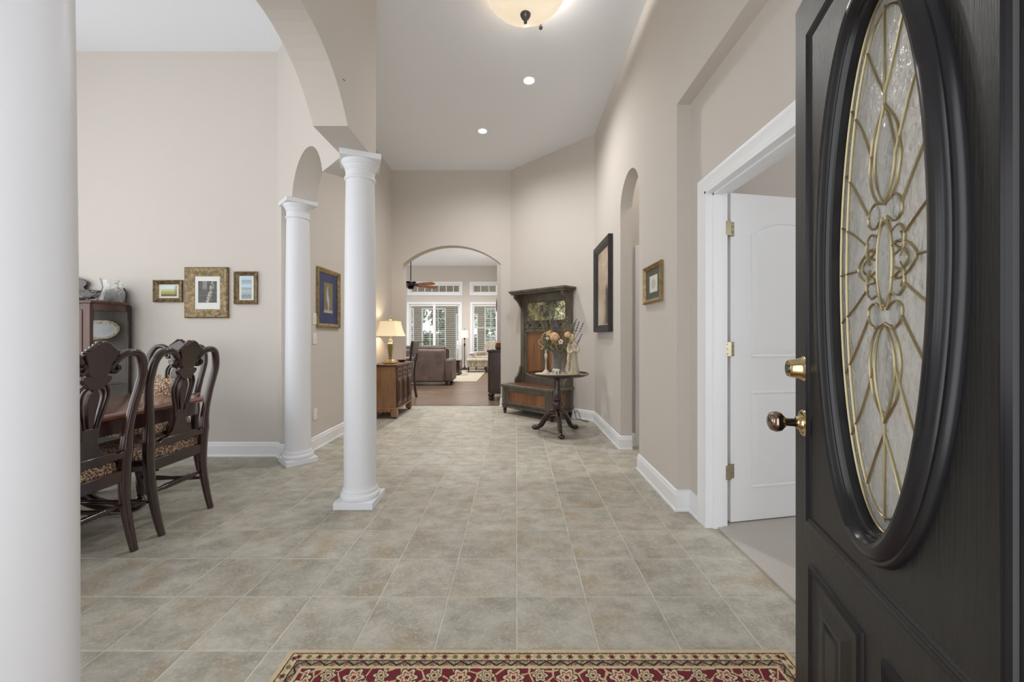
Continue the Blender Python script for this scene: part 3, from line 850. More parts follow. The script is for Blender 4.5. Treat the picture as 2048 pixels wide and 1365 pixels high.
# ================================================================== PICTURES
def art(name, build):
    m, nt, b = nodes_of(name, 0.3); g = NG(nt)
    v = g.coord('Generated'); x, _, z = g.xyz(v)
    c = build(g, v, x, z)
    nt.links.new(c, b.inputs['Base Color'])
    return m
def a_meadow(g, v, x, z):
    w = g.math('ADD', z, g.math('MULTIPLY', g.math('SUBTRACT', g.noise(v, 5), 0.5), 0.25))
    c = g.mix(g.step(w, 0.15, 0.25), rgb(60, 54, 34), rgb(150, 152, 70))
    c = g.mix(g.step(w, 0.4, 0.55), c, rgb(186, 190, 110))
    c = g.mix(g.step(w, 0.62, 0.7), c, rgb(196, 210, 220))
    tr = g.math('MULTIPLY', g.step(x, 0.8, 0.95), g.step(g.noise(g.map(v, (3, 1, 6)), 5), 0.45, 0.55))
    return g.mix(tr, c, rgb(56, 52, 44))
def a_bw(g, v, x, z):
    n = g.noise(g.map(v, (2, 1, 2.4)), 3.2, 5)
    d = g.math('ABSOLUTE', g.math('SUBTRACT', x, g.math('ADD', 0.5, g.math('MULTIPLY', z, 0.3))))
    c = g.mix(g.step(n, 0.4, 0.75), rgb(38, 38, 36), rgb(96, 94, 88))
    f = g.math('MULTIPLY', g.step(d, 0.14, 0.04), g.step(n, 0.42, 0.6))
    c = g.mix(f, c, rgb(190, 184, 170))
    k = g.math('MULTIPLY', g.step(g.math('ABSOLUTE', g.math('SUBTRACT', x, 0.36)), 0.13, 0.11), g.step(z, 0.55, 0.7))
    return g.mix(k, c, rgb(120, 118, 112))
def a_sea(g, v, x, z):
    z3 = g.math('FRACT', g.math('MULTIPLY', z, 3.0))
    n = g.noise(v, 7)
    w = g.math('ADD', z3, g.math('MULTIPLY', g.math('SUBTRACT', n, 0.5), 0.4))
    c = g.mix(g.step(w, 0.2, 0.35), rgb(196, 176, 140), rgb(130, 168, 196))
    c = g.mix(g.step(w, 0.55, 0.65), c, rgb(178, 206, 226))
    k = g.math('MULTIPLY', g.step(z, 0.34, 0.3), g.step(g.noise(g.map(v, (6, 1, 8)), 4), 0.5, 0.56))
    return g.mix(k, c, rgb(92, 84, 66))
def a_heron(g, v, x, z):
    n = g.noise(g.map(v, (5, 1, 5)), 5, 5)
    c = g.mix(g.step(n, 0.35, 0.65), rgb(84, 74, 46), rgb(150, 134, 86))
    d = g.math('ABSOLUTE', g.math('SUBTRACT', x, g.math('ADD', 0.45, g.math('MULTIPLY', g.math('SINE', g.math('MULTIPLY', z, 7.0)), 0.07))))
    wd = g.math('MULTIPLY', g.math('SUBTRACT', 1.0, g.math('ABSOLUTE', g.math('SUBTRACT', g.math('MULTIPLY', z, 2.0), 0.9))), 0.17)
    c = g.mix(g.math('LESS_THAN', d, wd), c, rgb(170, 178, 190))
    return g.mix(g.math('MULTIPLY', g.step(z, 0.12, 0.06), g.step(n, 0.4, 0.6)), c, rgb(220, 222, 218))
def a_portrait(g, v, x, z):
    n = g.noise(g.map(v, (1, 1, 3)), 3, 4)
    c = g.mix(g.step(n, 0.35, 0.65), rgb(196, 176, 156), rgb(166, 140, 118))
    c = g.mix(g.math('MULTIPLY', g.step(x, 0.55, 0.75), g.step(g.math('ADD', z, g.math('MULTIPLY', n, 0.25)), 0.68, 0.58)), c, rgb(70, 60, 52))
    c = g.mix(g.math('MULTIPLY', g.step(x, 0.55, 0.35), g.step(z, 0.45, 0.25)), c, rgb(206, 192, 172))
    return c
def a_sketch(g, v, x, z):
    n = g.noise(g.map(v, (5, 1, 5)), 4, 5)
    dx = g.math('SUBTRACT', x, 0.5); dz = g.math('SUBTRACT', z, 0.5)
    r = g.math('ADD', g.math('MULTIPLY', dx, dx), g.math('MULTIPLY', dz, dz))
    k = g.math('MULTIPLY', g.step(r, 0.11, 0.05), g.step(n, 0.45, 0.62))
    return g.mix(k, rgb(222, 220, 210), rgb(70, 66, 60))

def picture(name, label, loc, rz, w, h, fw, prof, fmat, mats, pr, prof_d=0.03):
    """centre loc on the wall face; mats = (mat material, mat margin, print w, print h)"""
    t = thing(name, label, 'picture', loc, rz)
    MB().rectframe(-w / 2, w / 2, -h / 2, h / 2, [(a * fw, d) for a, d in prof]).build('frame', fmat, t)
    dm = prof[-2][1] - 0.003
    MB().box(-w / 2 + fw * 0.6, w / 2 - fw * 0.6, -dm * 0.5, -0.001, -h / 2 + fw * 0.6, h / 2 - fw * 0.6).build('mat_board', mats[0], t)
    MB().box(-mats[1] / 2, mats[1] / 2, -dm * 0.5 - 0.0015, -dm * 0.5, -mats[2] / 2 + mats[3], mats[2] / 2 + mats[3]).build('print', pr, t)
    return t
PW = [(0, 0.001), (0, 0.022), (0.12, 0.028), (0.5, 0.02), (0.8, 0.012), (1.0, 0.008), (1.0, 0.001)]
PS = [(0, 0.001), (0, 0.024), (0.25, 0.028), (0.42, 0.02), (0.5, 0.022), (0.85, 0.012), (1.0, 0.008), (1.0, 0.001)]
k = 3.85 / 794
def wpos(x, y): return ((x - 1033) * k, 3.8495, 1.16 - (y - 674) * k)
picture('framed_picture', 'small bronze framed meadow print, leftmost of three on the dining wall', wpos(338.5, 583), 0, 57 * k, 44 * k, 0.04, PS, M['champ'], (M['matcream'], 31 * k, 21 * k, 0.003), art('meadow_print', a_meadow))
picture('framed_picture', 'large champagne framed dark photograph in wide white mat on the dining wall', wpos(415.5, 586), 0, 86 * k, 101 * k, 0.085, PW, M['champ'], (M['matwhite'], 37 * k, 43 * k, 0.008), art('dark_photo_print', a_bw))
picture('framed_picture', 'small tall framed seaside print, rightmost of three on the dining wall', wpos(493.5, 576.5), 0, 46 * k, 65 * k, 0.04, PS, M['champ'], (M['matwhite'], 20 * k, 44 * k, 0.0), art('seaside_print', a_sea))
picture('framed_picture', 'gold framed wading bird print in navy mat on the hall wall', (XL + 0.0005, 4.36, 1.575), PI / 2, 0.52, 0.635, 0.045, PS, M['goldleaf'], (M['matblue'], 0.2, 0.33, 0.01), art('wading_bird_print', a_heron))
picture('framed_picture', 'large black framed sepia portrait on the right wall by the corner', (XR - 0.0005, 4.825, 1.763), -PI / 2, 0.845, 1.09, 0.085, [(0, 0.001), (0, 0.05), (0.1, 0.055), (0.6, 0.04), (0.8, 0.03), (1.0, 0.02), (1.0, 0.001)], M['blackframe'], (M['matcream'], 0.66, 0.9, 0), art('sepia_print', a_portrait))
picture('framed_picture', 'small gold framed sketch in green mat on the right wall', (XR - 0.0005, 3.09, 1.573), -PI / 2, 0.4, 0.3, 0.035, PS, M['goldleaf'], (M['matgreen'], 0.17, 0.13, 0.0), art('pen_sketch_print', a_sketch))

# switches and outlet on the hall wall
def plate(name, label, cat, y, z, kind):
    t = thing(name, label, cat, (XL + 0.0005, y, z), PI / 2)
    MB().box(-0.036, 0.036, -0.006, 0, -0.058, 0.058).build('cover_plate', M['outlet'], t, bevel=0.003)
    if kind == 'switch':
        MB().obox((0, -0.007, 0), (0.032, 0.006, 0.066), 0, 0, 0.06).build('rocker', M['outlet'], t, bevel=0.002)
    else:
        for s in (-1, 1): MB().lathe([(0.016, 0), (0.016, 0.003), (0.014, 0.004)], (0, -0.0095, s * 0.02), n=16, axis='Y').build('socket', M['outlet'], t)
plate('light_switch', 'white light switch partly behind the blue matted picture', 'switch', 4.065, 1.345, 'switch')
plate('light_switch', 'white light switch below the blue matted picture', 'switch', 4.065, 1.14, 'switch')
plate('wall_outlet', 'white wall outlet low on the hall wall', 'outlet', 4.075, 0.365, 'outlet')
# scuff mark on the arch beam, modelled as a thin dark tube
s_ = MB().tube(spline([(-0.999, 2.284, 2.643), (-0.998, 2.298, 2.649), (-0.999, 2.312, 2.652)], 3), 0.0022, n=6).build('dark_mark', M['bronze'])
tag(s_, 'tiny dark mark on the arch wall above the column', 'clip')

# ================================================================== FRONT DOOR
def door_black():
    m, nt, b = nodes_of('black_painted_wood_grain', 0.4); g = NG(nt)
    v = g.coord('Object')
    n = g.noise(g.map(v, (1, 1, 0.035)), 160, 4, 0.7)
    c = g.mix(g.step(n, 0.4, 0.7), rgb(30, 30, 31), rgb(42, 41, 41))
    nt.links.new(c, b.inputs['Base Color'])
    g.bump(n, 0.35, b, 0.004)
    return m
M['door'] = door_black()
M['doorgloss'] = mk('black_gloss_moulding', rgb(32, 32, 36), rough=0.24, spec=0.5)
TH = math.radians(16.5); DX, DY = 0.812, 1.155; DW, DH = 0.80, 2.10
def glass_tex(name, scale, strength, rough):
    m, nt, b = nodes_of(name, rough); g = NG(nt)
    b.inputs['Base Color'].default_value = (0.97, 0.98, 0.97, 1)
    b.inputs['Transmission Weight'].default_value = 0.72; b.inputs['IOR'].default_value = 1.25
    v = g.coord('Object')
    g.bump(g.noise(g.map(v, (1, 1, 0.6)), scale, 2, 0.5), strength, b, 0.01)
    return m
M['rain'] = glass_tex('glue_chip_glass', 70, 0.7, 0.12)
M['seedy'] = glass_tex('seedy_border_glass', 160, 0.9, 0.15)
door = thing('door_1', 'open black front door with oval leaded glass', 'door', (DX, DY, 0), 1.5 * PI - TH)
door['kind'] = 'structure'
OC = (0.398, 1.302); GA, GB = 0.168, 0.522
# slab with an oval hole
def slab():
    x0, x1, z0, z1 = 0, DW, 0.012, DH
    angs = sorted([2 * PI * i / 72 for i in range(72)] + [math.atan2(z - OC[1], x - OC[0]) % (2 * PI) for x in (x0, x1) for z in (z0, z1)])
    inn, outr = [], []
    for a in angs:
        ca, sa = math.cos(a), math.sin(a)
        # ellipse point in direction a
        r = 1 / math.sqrt((ca / (GA + 0.006)) ** 2 + (sa / (GB + 0.006)) ** 2)
        inn.append((OC[0] + r * ca, OC[1] + r * sa))
        tx = ((x1 - OC[0]) / ca if ca > 0 else (x0 - OC[0]) / ca) if abs(ca) > 1e-9 else 1e9
        tz = ((z1 - OC[1]) / sa if sa > 0 else (z0 - OC[1]) / sa) if abs(sa) > 1e-9 else 1e9
        q = min(tx, tz); outr.append((OC[0] + q * ca, OC[1] + q * sa))
    n = len(angs); vs = []
    for y in (0, 0.044):
        vs += [(x, y, z) for x, z in outr] + [(x, y, z) for x, z in inn]
    fs = []
    for i in range(n):
        j = (i + 1) % n
        fs += [(i, j, n + j, n + i), (2 * n + i, 3 * n + i, 3 * n + j, 2 * n + j), (i, 2 * n + i, 2 * n + j, j), (n + i, n + j, 3 * n + j, 3 * n + i)]
    return MB().add(vs, fs)
slab().build('slab', M['door'], door)
# panel mouldings
mp = [(0, -0.001), (0.002, 0.005), (0.008, 0.008), (0.014, 0.004), (0.018, 0.006), (0.024, 0.0015), (0.03, -0.001)]
MB().rectframe(0.085, 0.70, 0.655, 1.98, mp).build('upper_panel_moulding', M['doorgloss'], door, smooth=35)
for xa, xb_ in ((0.1, 0.36), (0.425, 0.685)):
    MB().rectframe(xa, xb_, 0.14, 0.555, mp).build('lower_panel_moulding', M['doorgloss'], door, smooth=35)
    MB().rectframe(xa + 0.045, xb_ - 0.045, 0.185, 0.51, [(0, -0.001), (0.035, 0.008), (0.06, 0.008), (0.06, -0.001)]).box(xa + 0.09, xb_ - 0.09, -0.008, 0.001, 0.23, 0.465).build('raised_panel', M['door'], door)
# oval frame
def ellring(prof, side, n=96):
    vs = []
    for off, d in prof:
        for i in range(n):
            a = 2 * PI * i / n
            vs.append((OC[0] + (GA + off) * math.cos(a), -d if side > 0 else 0.044 + d, OC[1] + (GB + off) * math.sin(a)))
    k_ = len(prof)
    fs = [(j * n + i, j * n + (i + 1) % n, (j + 1) * n + (i + 1) % n, (j + 1) * n + i) for j in range(k_ - 1) for i in range(n)]
    return MB().add(vs, fs)
op = [(0.062, -0.001), (0.061, 0.008), (0.056, 0.014), (0.05, 0.014), (0.048, 0.019), (0.04, 0.026), (0.03, 0.029), (0.02, 0.026), (0.015, 0.019), (0.013, 0.014), (0.009, 0.013), (0.007, 0.007), (0.002, 0.004), (0.0, -0.012), (0.004, -0.018)]
ellring(op, 1).build('oval_frame', M['doorgloss'], door, smooth=35)
ellring(op, -1).build('oval_frame', M['doorgloss'], door, smooth=35)
# glass: textured centre, seedy border
def ellipse_plate(a, b, y0, y1, n=72, inner=0.0):
    vs = []; mb = MB()
    if inner == 0:
        mb.prism([(OC[0] + a * math.cos(2 * PI * i / n), OC[1] + b * math.sin(2 * PI * i / n)) for i in range(n)], y0, y1, lambda u, v, w: (u, w, v))
    else:
        for (aa, bb) in ((a, b), (a - inner, b - inner)):
            for y in (y0, y1): vs += [(OC[0] + aa * math.cos(2 * PI * i / n), y, OC[1] + bb * math.sin(2 * PI * i / n)) for i in range(n)]
        fs = []
        for i in range(n):
            j = (i + 1) % n
            fs += [(i, j, 2 * n + j, 2 * n + i), (n + i, 3 * n + i, 3 * n + j, n + j), (i, n + i, n + j, j), (2 * n + i, 2 * n + j, 3 * n + j, 3 * n + i)]
        mb.add(vs, fs)
    return mb
ellipse_plate(GA - 0.026, GB - 0.03, 0.017, 0.022).build('leaded_glass', M['rain'], door, smooth=30)
ellipse_plate(GA + 0.003, GB + 0.003, 0.017, 0.022, inner=0.03).build('border_glass', M['seedy'], door, smooth=30)
# brass caming
cm = MB()
def line(pts, r=0.0022, closed=False, mirror=True, flip=False):
    for sx in ((1, -1) if mirror else (1,)):
        for sz in ((1, -1) if flip else (1,)):
            P = spline([(OC[0] + sx * u, 0.015, OC[1] + sz * v) for u, v in pts], 5, closed)
            cm.tube(P, r, 0.003, ref=(0, 1, 0), n=6, closed=closed)
def ellp(a, b, cv=0.0, n=16): return [(a * math.cos(2 * PI * i / n), cv + b * math.sin(2 * PI * i / n)) for i in range(n)]
line(ellp(GA - 0.026, GB - 0.03, n=40), 0.0026, True, False)
line(ellp(GA, GB, n=40), 0.003, True, False)
line([(0, 0.31), (0, 0.42), (0, 0.5)], 0.0025, False, False, True)
line([(0, 0.31), (0.02, 0.26), (0.033, 0.2), (0.022, 0.15), (0.0, 0.115)], flip=True)
line([(0, 0.31), (0.03, 0.27), (0.04, 0.25), (0.046, 0.22), (0.05, 0.19), (0.04, 0.15), (0.02, 0.12)], flip=True)
line([(0.0, 0.115), (0.03, 0.125), (0.05, 0.11), (0.052, 0.085), (0.03, 0.075), (0.008, 0.09)], flip=True)
line([(0.008, 0.09), (0.02, 0.06), (0.045, 0.065), (0.06, 0.045), (0.052, 0.02), (0.03, 0.03)], flip=True)
line(ellp(0.024, 0.082), 0.0028, True, False)
line([(0.024, 0.03), (0.045, 0.035), (0.075, 0.022), (0.092, 0.0), (0.075, -0.022), (0.045, -0.035), (0.024, -0.03)])
line([(0.03, 0.012), (0.055, 0.018), (0.07, 0.0), (0.055, -0.018), (0.03, -0.012)])
line([(0.05, 0.05), (0.06, 0.03), (0.05, 0.005)], flip=True)
line([(0.033, 0.2), (0.075, 0.29), (0.105, 0.335), (0.12, 0.36)], 0.0024, flip=True)
line([(0.05, 0.1), (0.1, 0.17), (0.145, 0.225)], 0.0024, flip=True)
line([(0.06, 0.045), (0.11, 0.08), (0.162, 0.11)], 0.0024, flip=True)
line([(0.092, 0.0), (0.13, 0.0), (0.168, 0.0)], 0.0024)
line([(0.0, 0.33), (0.025, 0.26), (0.06, 0.39), (0.095, 0.41)][:1] + [(0.03, 0.385), (0.062, 0.455)], 0.0022, flip=True)
cm.build('caming', M['brassold'], door, smooth=60)
# bevelled clear pieces
gm = MB()
for sz in (1, -1):
    gm.ball((OC[0], 0.016, OC[1] + sz * 0.205), 0.026, 0.006, 0.085, n=16)
    for sx in (1, -1):
        gm.ball((OC[0] + sx * 0.033, 0.016, OC[1] + sz * 0.1), 0.016, 0.006, 0.02, n=12); gm.ball((OC[0] + sx * 0.04, 0.016, OC[1] + sz * 0.047), 0.015, 0.006, 0.017, n=12)
for sx in (1, -1): gm.ball((OC[0] + sx * 0.062, 0.016, OC[1]), 0.018, 0.006, 0.016, n=12)
gm.ball((OC[0], 0.016, OC[1]), 0.021, 0.007, 0.077, n=16)
gm.build('bevelled_glass', M['glass'], door, smooth=60)
# hardware
def rev(prof): return [(r, -z) for r, z in prof]
kx, kz = 0.062, 0.922
kn = MB().lathe(rev([(0.036, 0), (0.036, 0.003), (0.033, 0.006), (0.03, 0.007), (0.025, 0.006), (0.02, 0.008), (0.018, 0.016), (0.015, 0.02), (0.0, 0.02)]), (kx, 0, kz), n=32, axis='Y').build('rose', M['brass'], door, smooth=40)
MB().lathe(rev([(0.011, 0.0), (0.011, 0.03), (0.016, 0.033), (0.02, 0.037), (0.026, 0.042), (0.0285, 0.05), (0.0285, 0.056), (0.024, 0.068), (0.014, 0.073), (0.0, 0.073)]), (kx, -0.015, kz), n=32, axis='Y').build('knob', mk('smoked_chrome_knob', rgb(150, 132, 118), rough=0.12, metal=1.0), door, smooth=50)
db = MB().lathe(rev([(0.034, 0), (0.034, 0.003), (0.031, 0.006), (0.027, 0.018), (0.0245, 0.036), (0.022, 0.04), (0.0, 0.04)]), (kx, 0, 1.072), n=32, axis='Y').build('deadbolt', M['brass'], door, smooth=40)
MB().lathe(rev([(0.013, 0), (0.013, 0.003), (0.0, 0.003)]), (kx, -0.04, 1.072), n=20, axis='Y').build('key_cylinder', M['nickel'], db, smooth=40)
for z in (0.25, 1.05, 1.85):
    MB().lathe([(0.008, -0.05), (0.008, 0.05)], (DW + 0.004, 0.048, z), n=12).build('hinge', M['hinge'], door, smooth=40)

# ================================================================== BEDROOM DOOR
d2 = thing('door_2', 'open white two panel interior door with brass hinges', 'door', (1.314, 2.437, 0), math.radians(11))
d2['kind'] = 'structure'
MB().box(0, 0.80, 0, 0.035, 0.02, 2.045).build('slab', M['white'], d2, bevel=0.002)
def panel(outl, name):
    # recessed moulded panel drawn as a groove: outer bevel down, field up
    cx = sum(p[0] for p in outl) / len(outl); cz = sum(p[1] for p in outl) / len(outl)
    def off(d):
        out = []; n = len(outl)
        for i in range(n):
            p0, p1, p2 = Vector(outl[i - 1]), Vector(outl[i]), Vector(outl[(i + 1) % n])
            a = (p1 - p0).normalized(); b = (p2 - p1).normalized()
            nn = Vector((-a.y, a.x)) + Vector((-b.y, b.x)); nn = nn / max(nn.dot(Vector((-a.y, a.x))), 0.3)
            out.append(p1 + nn * d)
        return out
    rings = [(0.0, -0.0005), (0.004, 0.006), (0.012, 0.0065), (0.018, 0.0008), (0.042, 0.0055), (0.05, 0.0055)]
    vs = []; n = len(outl)
    for d, h in rings: vs += [(p.x, -h, p.y) for p in off(d)]
    fs = [(j * n + i, j * n + (i + 1) % n, (j + 1) * n + (i + 1) % n, (j + 1) * n + i) for j in range(len(rings) - 1) for i in range(n)]
    fs.append(tuple((len(rings) - 1) * n + i for i in range(n)))
    MB().add(vs, fs).build(name, M['white'], d2, smooth=25)
panel([(0.14, 1.03), (0.66, 1.03), (0.66, 1.8)] + [(u, v) for u, v in arc_pts(0.14, 0.66, 1.8, 0.085, 12)[::-1][1:-1]] + [(0.14, 1.8)], 'upper_panel')
panel([(0.14, 0.22), (0.66, 0.22), (0.66, 0.82), (0.14, 0.82)], 'lower_panel')
for z in (1.82, 1.085, 0.335):
    h = MB().lathe([(0.007, -0.047), (0.007, 0.047)], (-0.016, -0.014, z), n=12).build('hinge', M['hinge'], d2, smooth=40)
    l = MB(); l.obox((0.004, -0.0035, z), (0.036, 0.004, 0.088)); l.obox((-0.034, -0.024, z), (0.036, 0.004, 0.088), -0.19)
    l.build('leaf', M['hinge'], h, bevel=0.001)
    sc_ = MB()
    for dz in (-0.03, 0.0, 0.03): sc_.ball((0.012, -0.006, z + dz), 0.004, 0.0015, 0.004, n=8, m=4); sc_.ball((-0.042, -0.024, z + dz), 0.004, 0.003, 0.004, n=8, m=4)
    sc_.build('screw', M['brass'], h)
# dark bookcase glimpsed through the hinge gap
t = thing('bookcase', 'dark bookcase glimpsed through the bedroom door hinge gap', 'bookcase', (1.75, 3.18, 0.013))
b_ = MB(); b_.box(-0.3, -0.28, -0.15, 0.15, 0, 1.75); b_.box(0.28, 0.3, -0.15, 0.15, 0, 1.75); b_.box(-0.3, 0.3, 0.13, 0.15, 0, 1.75)
b_.build('case', M['mahog'], t)
for z in (0.05, 0.4, 0.75, 1.1, 1.45, 1.73): MB().box(-0.28, 0.28, -0.14, 0.13, z, z + 0.02).build('shelf', M['mahog'], t)
bc = [rgb(90, 90, 96), rgb(150, 146, 140), rgb(70, 60, 54), rgb(170, 170, 172), rgb(60, 70, 84)]
bm_ = [mk('book_cover', c, rough=0.6) for c in bc]
bnm = ['dark grey', 'stone coloured', 'brown', 'pale grey', 'blue']
for si, z in enumerate((0.07, 0.42, 0.77)):
    x = -0.27; i = 0
    while x < 0.2:
        w = random.uniform(0.025, 0.045); hh = random.uniform(0.2, 0.28)
        o = MB().box(0, w - 0.002, -0.12, 0.06, 0, hh).build('book', bm_[(i + si) % 5], bevel=0.002)
        o.location = (1.75 + x, 3.18, 0.013 + z + 0.0005)
        tag(o, '%s book on the %s shelf of the bedroom bookcase' % (bnm[(i + si) % 5], ('bottom', 'second', 'third')[si]), 'book', 'books on the %s bedroom shelf' % ('bottom', 'second', 'third')[si])
        x += w; i += 1
        if i > 4: break

# ================================================================== CEILING LIGHTS
def spot(name, parent, loc, power, size, col, angle=150):
    L = bpy.data.lights.new(name, 'SPOT'); L.energy = power; L.color = col; L.shadow_soft_size = size
    L.spot_size = math.radians(angle); L.spot_blend = 1.0
    o = bpy.data.objects.new(name, L); COL.objects.link(o); o.location = loc; o.parent = parent
    return o
M['bulb'] = mk('led_diffuser', rgb(255, 255, 250), emit=rgb(255, 250, 240), estr=14.0)
def downlight(loc, label, power=82, angle=165):
    t = thing('recessed_light', label, 'ceiling light', loc, 0, 'recessed ceiling lights')
    MB().lathe([(0.05, 0.0), (0.062, -0.006), (0.064, -0.003), (0.064, 0.0)], n=28).build('trim_ring', M['white'], t, smooth=50)
    MB().lathe([(0.0, -0.0035), (0.05, -0.003), (0.05, 0.0)], n=28).build('diffuser', M['bulb'], t, smooth=50)
    spot('downlight_lamp', t, (0, 0, -0.02), power, 0.06, (1.0, 0.985, 0.96), angle)
    return t
downlight((0.135, 4.287, CH), 'nearer of two glowing recessed lights in the hall ceiling')
downlight((2.0, 3.8, CH), 'unseen light added in the side hall ceiling beyond the arched opening', 60)  # unseen lamp, added to brighten the side hall and the arch jamb
downlight((-0.457, 5.34, CH), 'farther of two glowing recessed lights in the hall ceiling')
# semi-flush glass bowl light
t = thing('bowl_ceiling_light', 'frosted swirl glass bowl light with pewter finial', 'ceiling light', (0.07, 3.10, CH))
MB().lathe([(0.0, 0), (0.13, 0), (0.135, -0.012), (0.1, -0.035), (0.03, -0.05), (0.0, -0.05)], n=32).build('canopy', M['nickel'], t, smooth=40)
MB().lathe([(0.012, -0.05), (0.012, -0.27)], n=12).build('stem', M['nickel'], t, smooth=40)
MB().lathe([(0.312, -0.085), (0.3, -0.105), (0.255, -0.155), (0.19, -0.2), (0.11, -0.235), (0.03, -0.25), (0.0, -0.25), (0.0, -0.244), (0.11, -0.229), (0.187, -0.194), (0.25, -0.15), (0.294, -0.104), (0.306, -0.085)], n=60,
           mod=lambda a, z: 1 + 0.012 * math.sin(20 * a + 30 * z)).build('glass_bowl', mk('alabaster_glass', rgb(246, 238, 222), rgb(232, 218, 192), scale=6, rough=0.35, emit=rgb(255, 236, 208), estr=0.38), t, smooth=50)
MB().lathe([(0.0, -0.325), (0.012, -0.32), (0.014, -0.31), (0.008, -0.3), (0.011, -0.294), (0.026, -0.286), (0.034, -0.272), (0.04, -0.262), (0.042, -0.252), (0.034, -0.244), (0.0, -0.24)], n=24).build('finial', M['nickel'], t, smooth=40)
for a in (65, 185, 305):
    ca, sa = math.cos(math.radians(a)), math.sin(math.radians(a))
    mb = MB(); mb.tube(spline([(ca * 0.11, sa * 0.11, -0.03), (ca * 0.24, sa * 0.24, -0.035), (ca * 0.325, sa * 0.325, -0.075), (ca * 0.325, sa * 0.325, -0.11)], 5), 0.006, n=8)
    mb.ball((ca * 0.325, sa * 0.325, -0.125), 0.017); mb.build('arm', M['nickel'], t, smooth=60)
L = bpy.data.lights.new('bowl_lamp', 'POINT'); L.energy = 58; L.color = (1.0, 0.97, 0.93); L.shadow_soft_size = 0.08
o = bpy.data.objects.new('bowl_lamp', L); COL.objects.link(o); o.location = (0.09, 0, -0.12); o.parent = t

# ================================================================== HALL TREE
t = thing('hall_tree', 'olive painted hall tree with storage bench, mirror and hooks', 'hall tree', (0.4605, 6.0395, 0), -PI / 4)
OL = M['olive']; HW = 0.50; D = 0.465
# body
for sx in (-1, 1):
    for y in (-D + 0.03, -0.03):
        MB().box(sx * (HW - 0.03) - 0.03, sx * (HW - 0.03) + 0.03, y - 0.03, y + 0.03, 0.085, 0.405).build('corner_post', OL, t, bevel=0.004)
        MB().lathe([(0.018, 0.0), (0.022, 0.01), (0.02, 0.025), (0.03, 0.045), (0.032, 0.06), (0.022, 0.066), (0.03, 0.074), (0.03, 0.086)], (sx * (HW - 0.035), y, 0), n=20).build('foot', M['mahog'], t, smooth=50)
bb = MB(); bb.box(-HW + 0.06, HW - 0.06, -D + 0.012, -D + 0.035, 0.095, 0.17); bb.box(-HW + 0.06, HW - 0.06, -D + 0.012, -D + 0.035, 0.345, 0.4)
bb.box(-HW + 0.06, -HW + 0.14, -D + 0.012, -D + 0.035, 0.17, 0.345); bb.box(HW - 0.14, HW - 0.06, -D + 0.012, -D + 0.035, 0.17, 0.345)
bb.box(-HW + 0.14, HW - 0.14, -D + 0.024, -D + 0.035, 0.17, 0.345)
bb.build('front_frame', OL, t)
MB().rectframe(-HW + 0.13, HW - 0.13, 0.165, 0.35, [(0, D - 0.013), (0.003, D - 0.004), (0.014, D - 0.006), (0.02, D - 0.02), (0.02, D - 0.028), (0, D - 0.028)]).build('panel_moulding', OL, t)
MB().box(-HW + 0.15, HW - 0.15, -D + 0.018, -D + 0.025, 0.185, 0.33).build('front_panel', M['orange'], t)
for sx in (-1, 1):
    sd = MB(); x = sx * (HW - 0.02)
    a, b = sorted((x, x - sx * 0.02))
    sd.box(a, b, -D + 0.06, -0.06, 0.095, 0.17); sd.box(a, b, -D + 0.06, -0.06, 0.345, 0.4); sd.box(a, b, -D + 0.06, -D + 0.12, 0.17, 0.345); sd.box(a, b, -0.12, -0.06, 0.17, 0.345)
    sd.build('side_frame', OL, t)
    MB().box(a + 0.004, b - 0.004, -D + 0.12, -0.12, 0.17, 0.345).build('side_panel', M['orange'], t)
MB().box(-HW + 0.03, HW - 0.03, -D + 0.03, -0.01, 0.088, 0.098).build('floor_board', OL, t)
bmo = MB(); bmo.box(-HW - 0.006, HW + 0.006, -D - 0.006, -D + 0.016, 0.125, 0.139)
for sx in (-1, 1): bmo.box(*sorted((sx * (HW + 0.006), sx * (HW - 0.016))), -D, -0.0, 0.125, 0.139)
bmo.build('base_moulding', M['mahog'], t, bevel=0.003)
MB().box(-HW - 0.025, HW + 0.025, -D - 0.025, -0.002, 0.405, 0.442).build('bench_lid', OL, t, bevel=0.006)
MB().box(-HW + 0.06, HW - 0.06, -D + 0.05, -0.09, 0.442, 0.4445).build('seat_panel', mk('bench_seat_wood', rgb(112, 76, 50), rgb(82, 54, 36), scale=20, stretch=(0.08, 1, 1), rough=0.35), t)
# back
for sx in (-1, 1):
    MB().box(*sorted((sx * HW, sx * (HW - 0.075))), -0.06, -0.002, 0.4425, 1.81).build('back_stile', OL, t, bevel=0.003)
    prof = [(-0.06, 0.4425), (-0.2, 0.4425), (-0.205, 0.48), (-0.19, 0.52), (-0.15, 0.555), (-0.115, 0.6), (-0.1, 0.66), (-0.08, 0.7), (-0.06, 0.72)]
    MB().prism(prof, *sorted((sx * HW, sx * (HW - 0.035))), lambda u, v, w: (w, u, v)).build('arm_bracket', OL, t, bevel=0.003)
    prof = [(-0.06, 1.81), (-0.235, 1.81), (-0.235, 1.765), (-0.2, 1.74), (-0.16, 1.715), (-0.12, 1.67), (-0.08, 1.625), (-0.06, 1.57)]
    MB().prism(prof, *sorted((sx * (HW - 0.01), sx * (HW - 0.045))), lambda u, v, w: (w, u, v)).build('cornice_bracket', OL, t, bevel=0.003)
bk = MB()
for z0, z1 in ((0.4425, 0.57), (1.245, 1.29), (1.29, 1.40), (1.7, 1.81)): bk.box(-HW + 0.07, HW - 0.07, -0.045, -0.004, z0, z1)
bk.box(-0.035, 0.035, -0.045, -0.004, 0.57, 1.25); bk.box(-HW + 0.07, -HW + 0.1, -0.045, -0.004, 0.57, 1.7); bk.box(HW - 0.1, HW - 0.07, -0.045, -0.004, 0.57, 1.7)
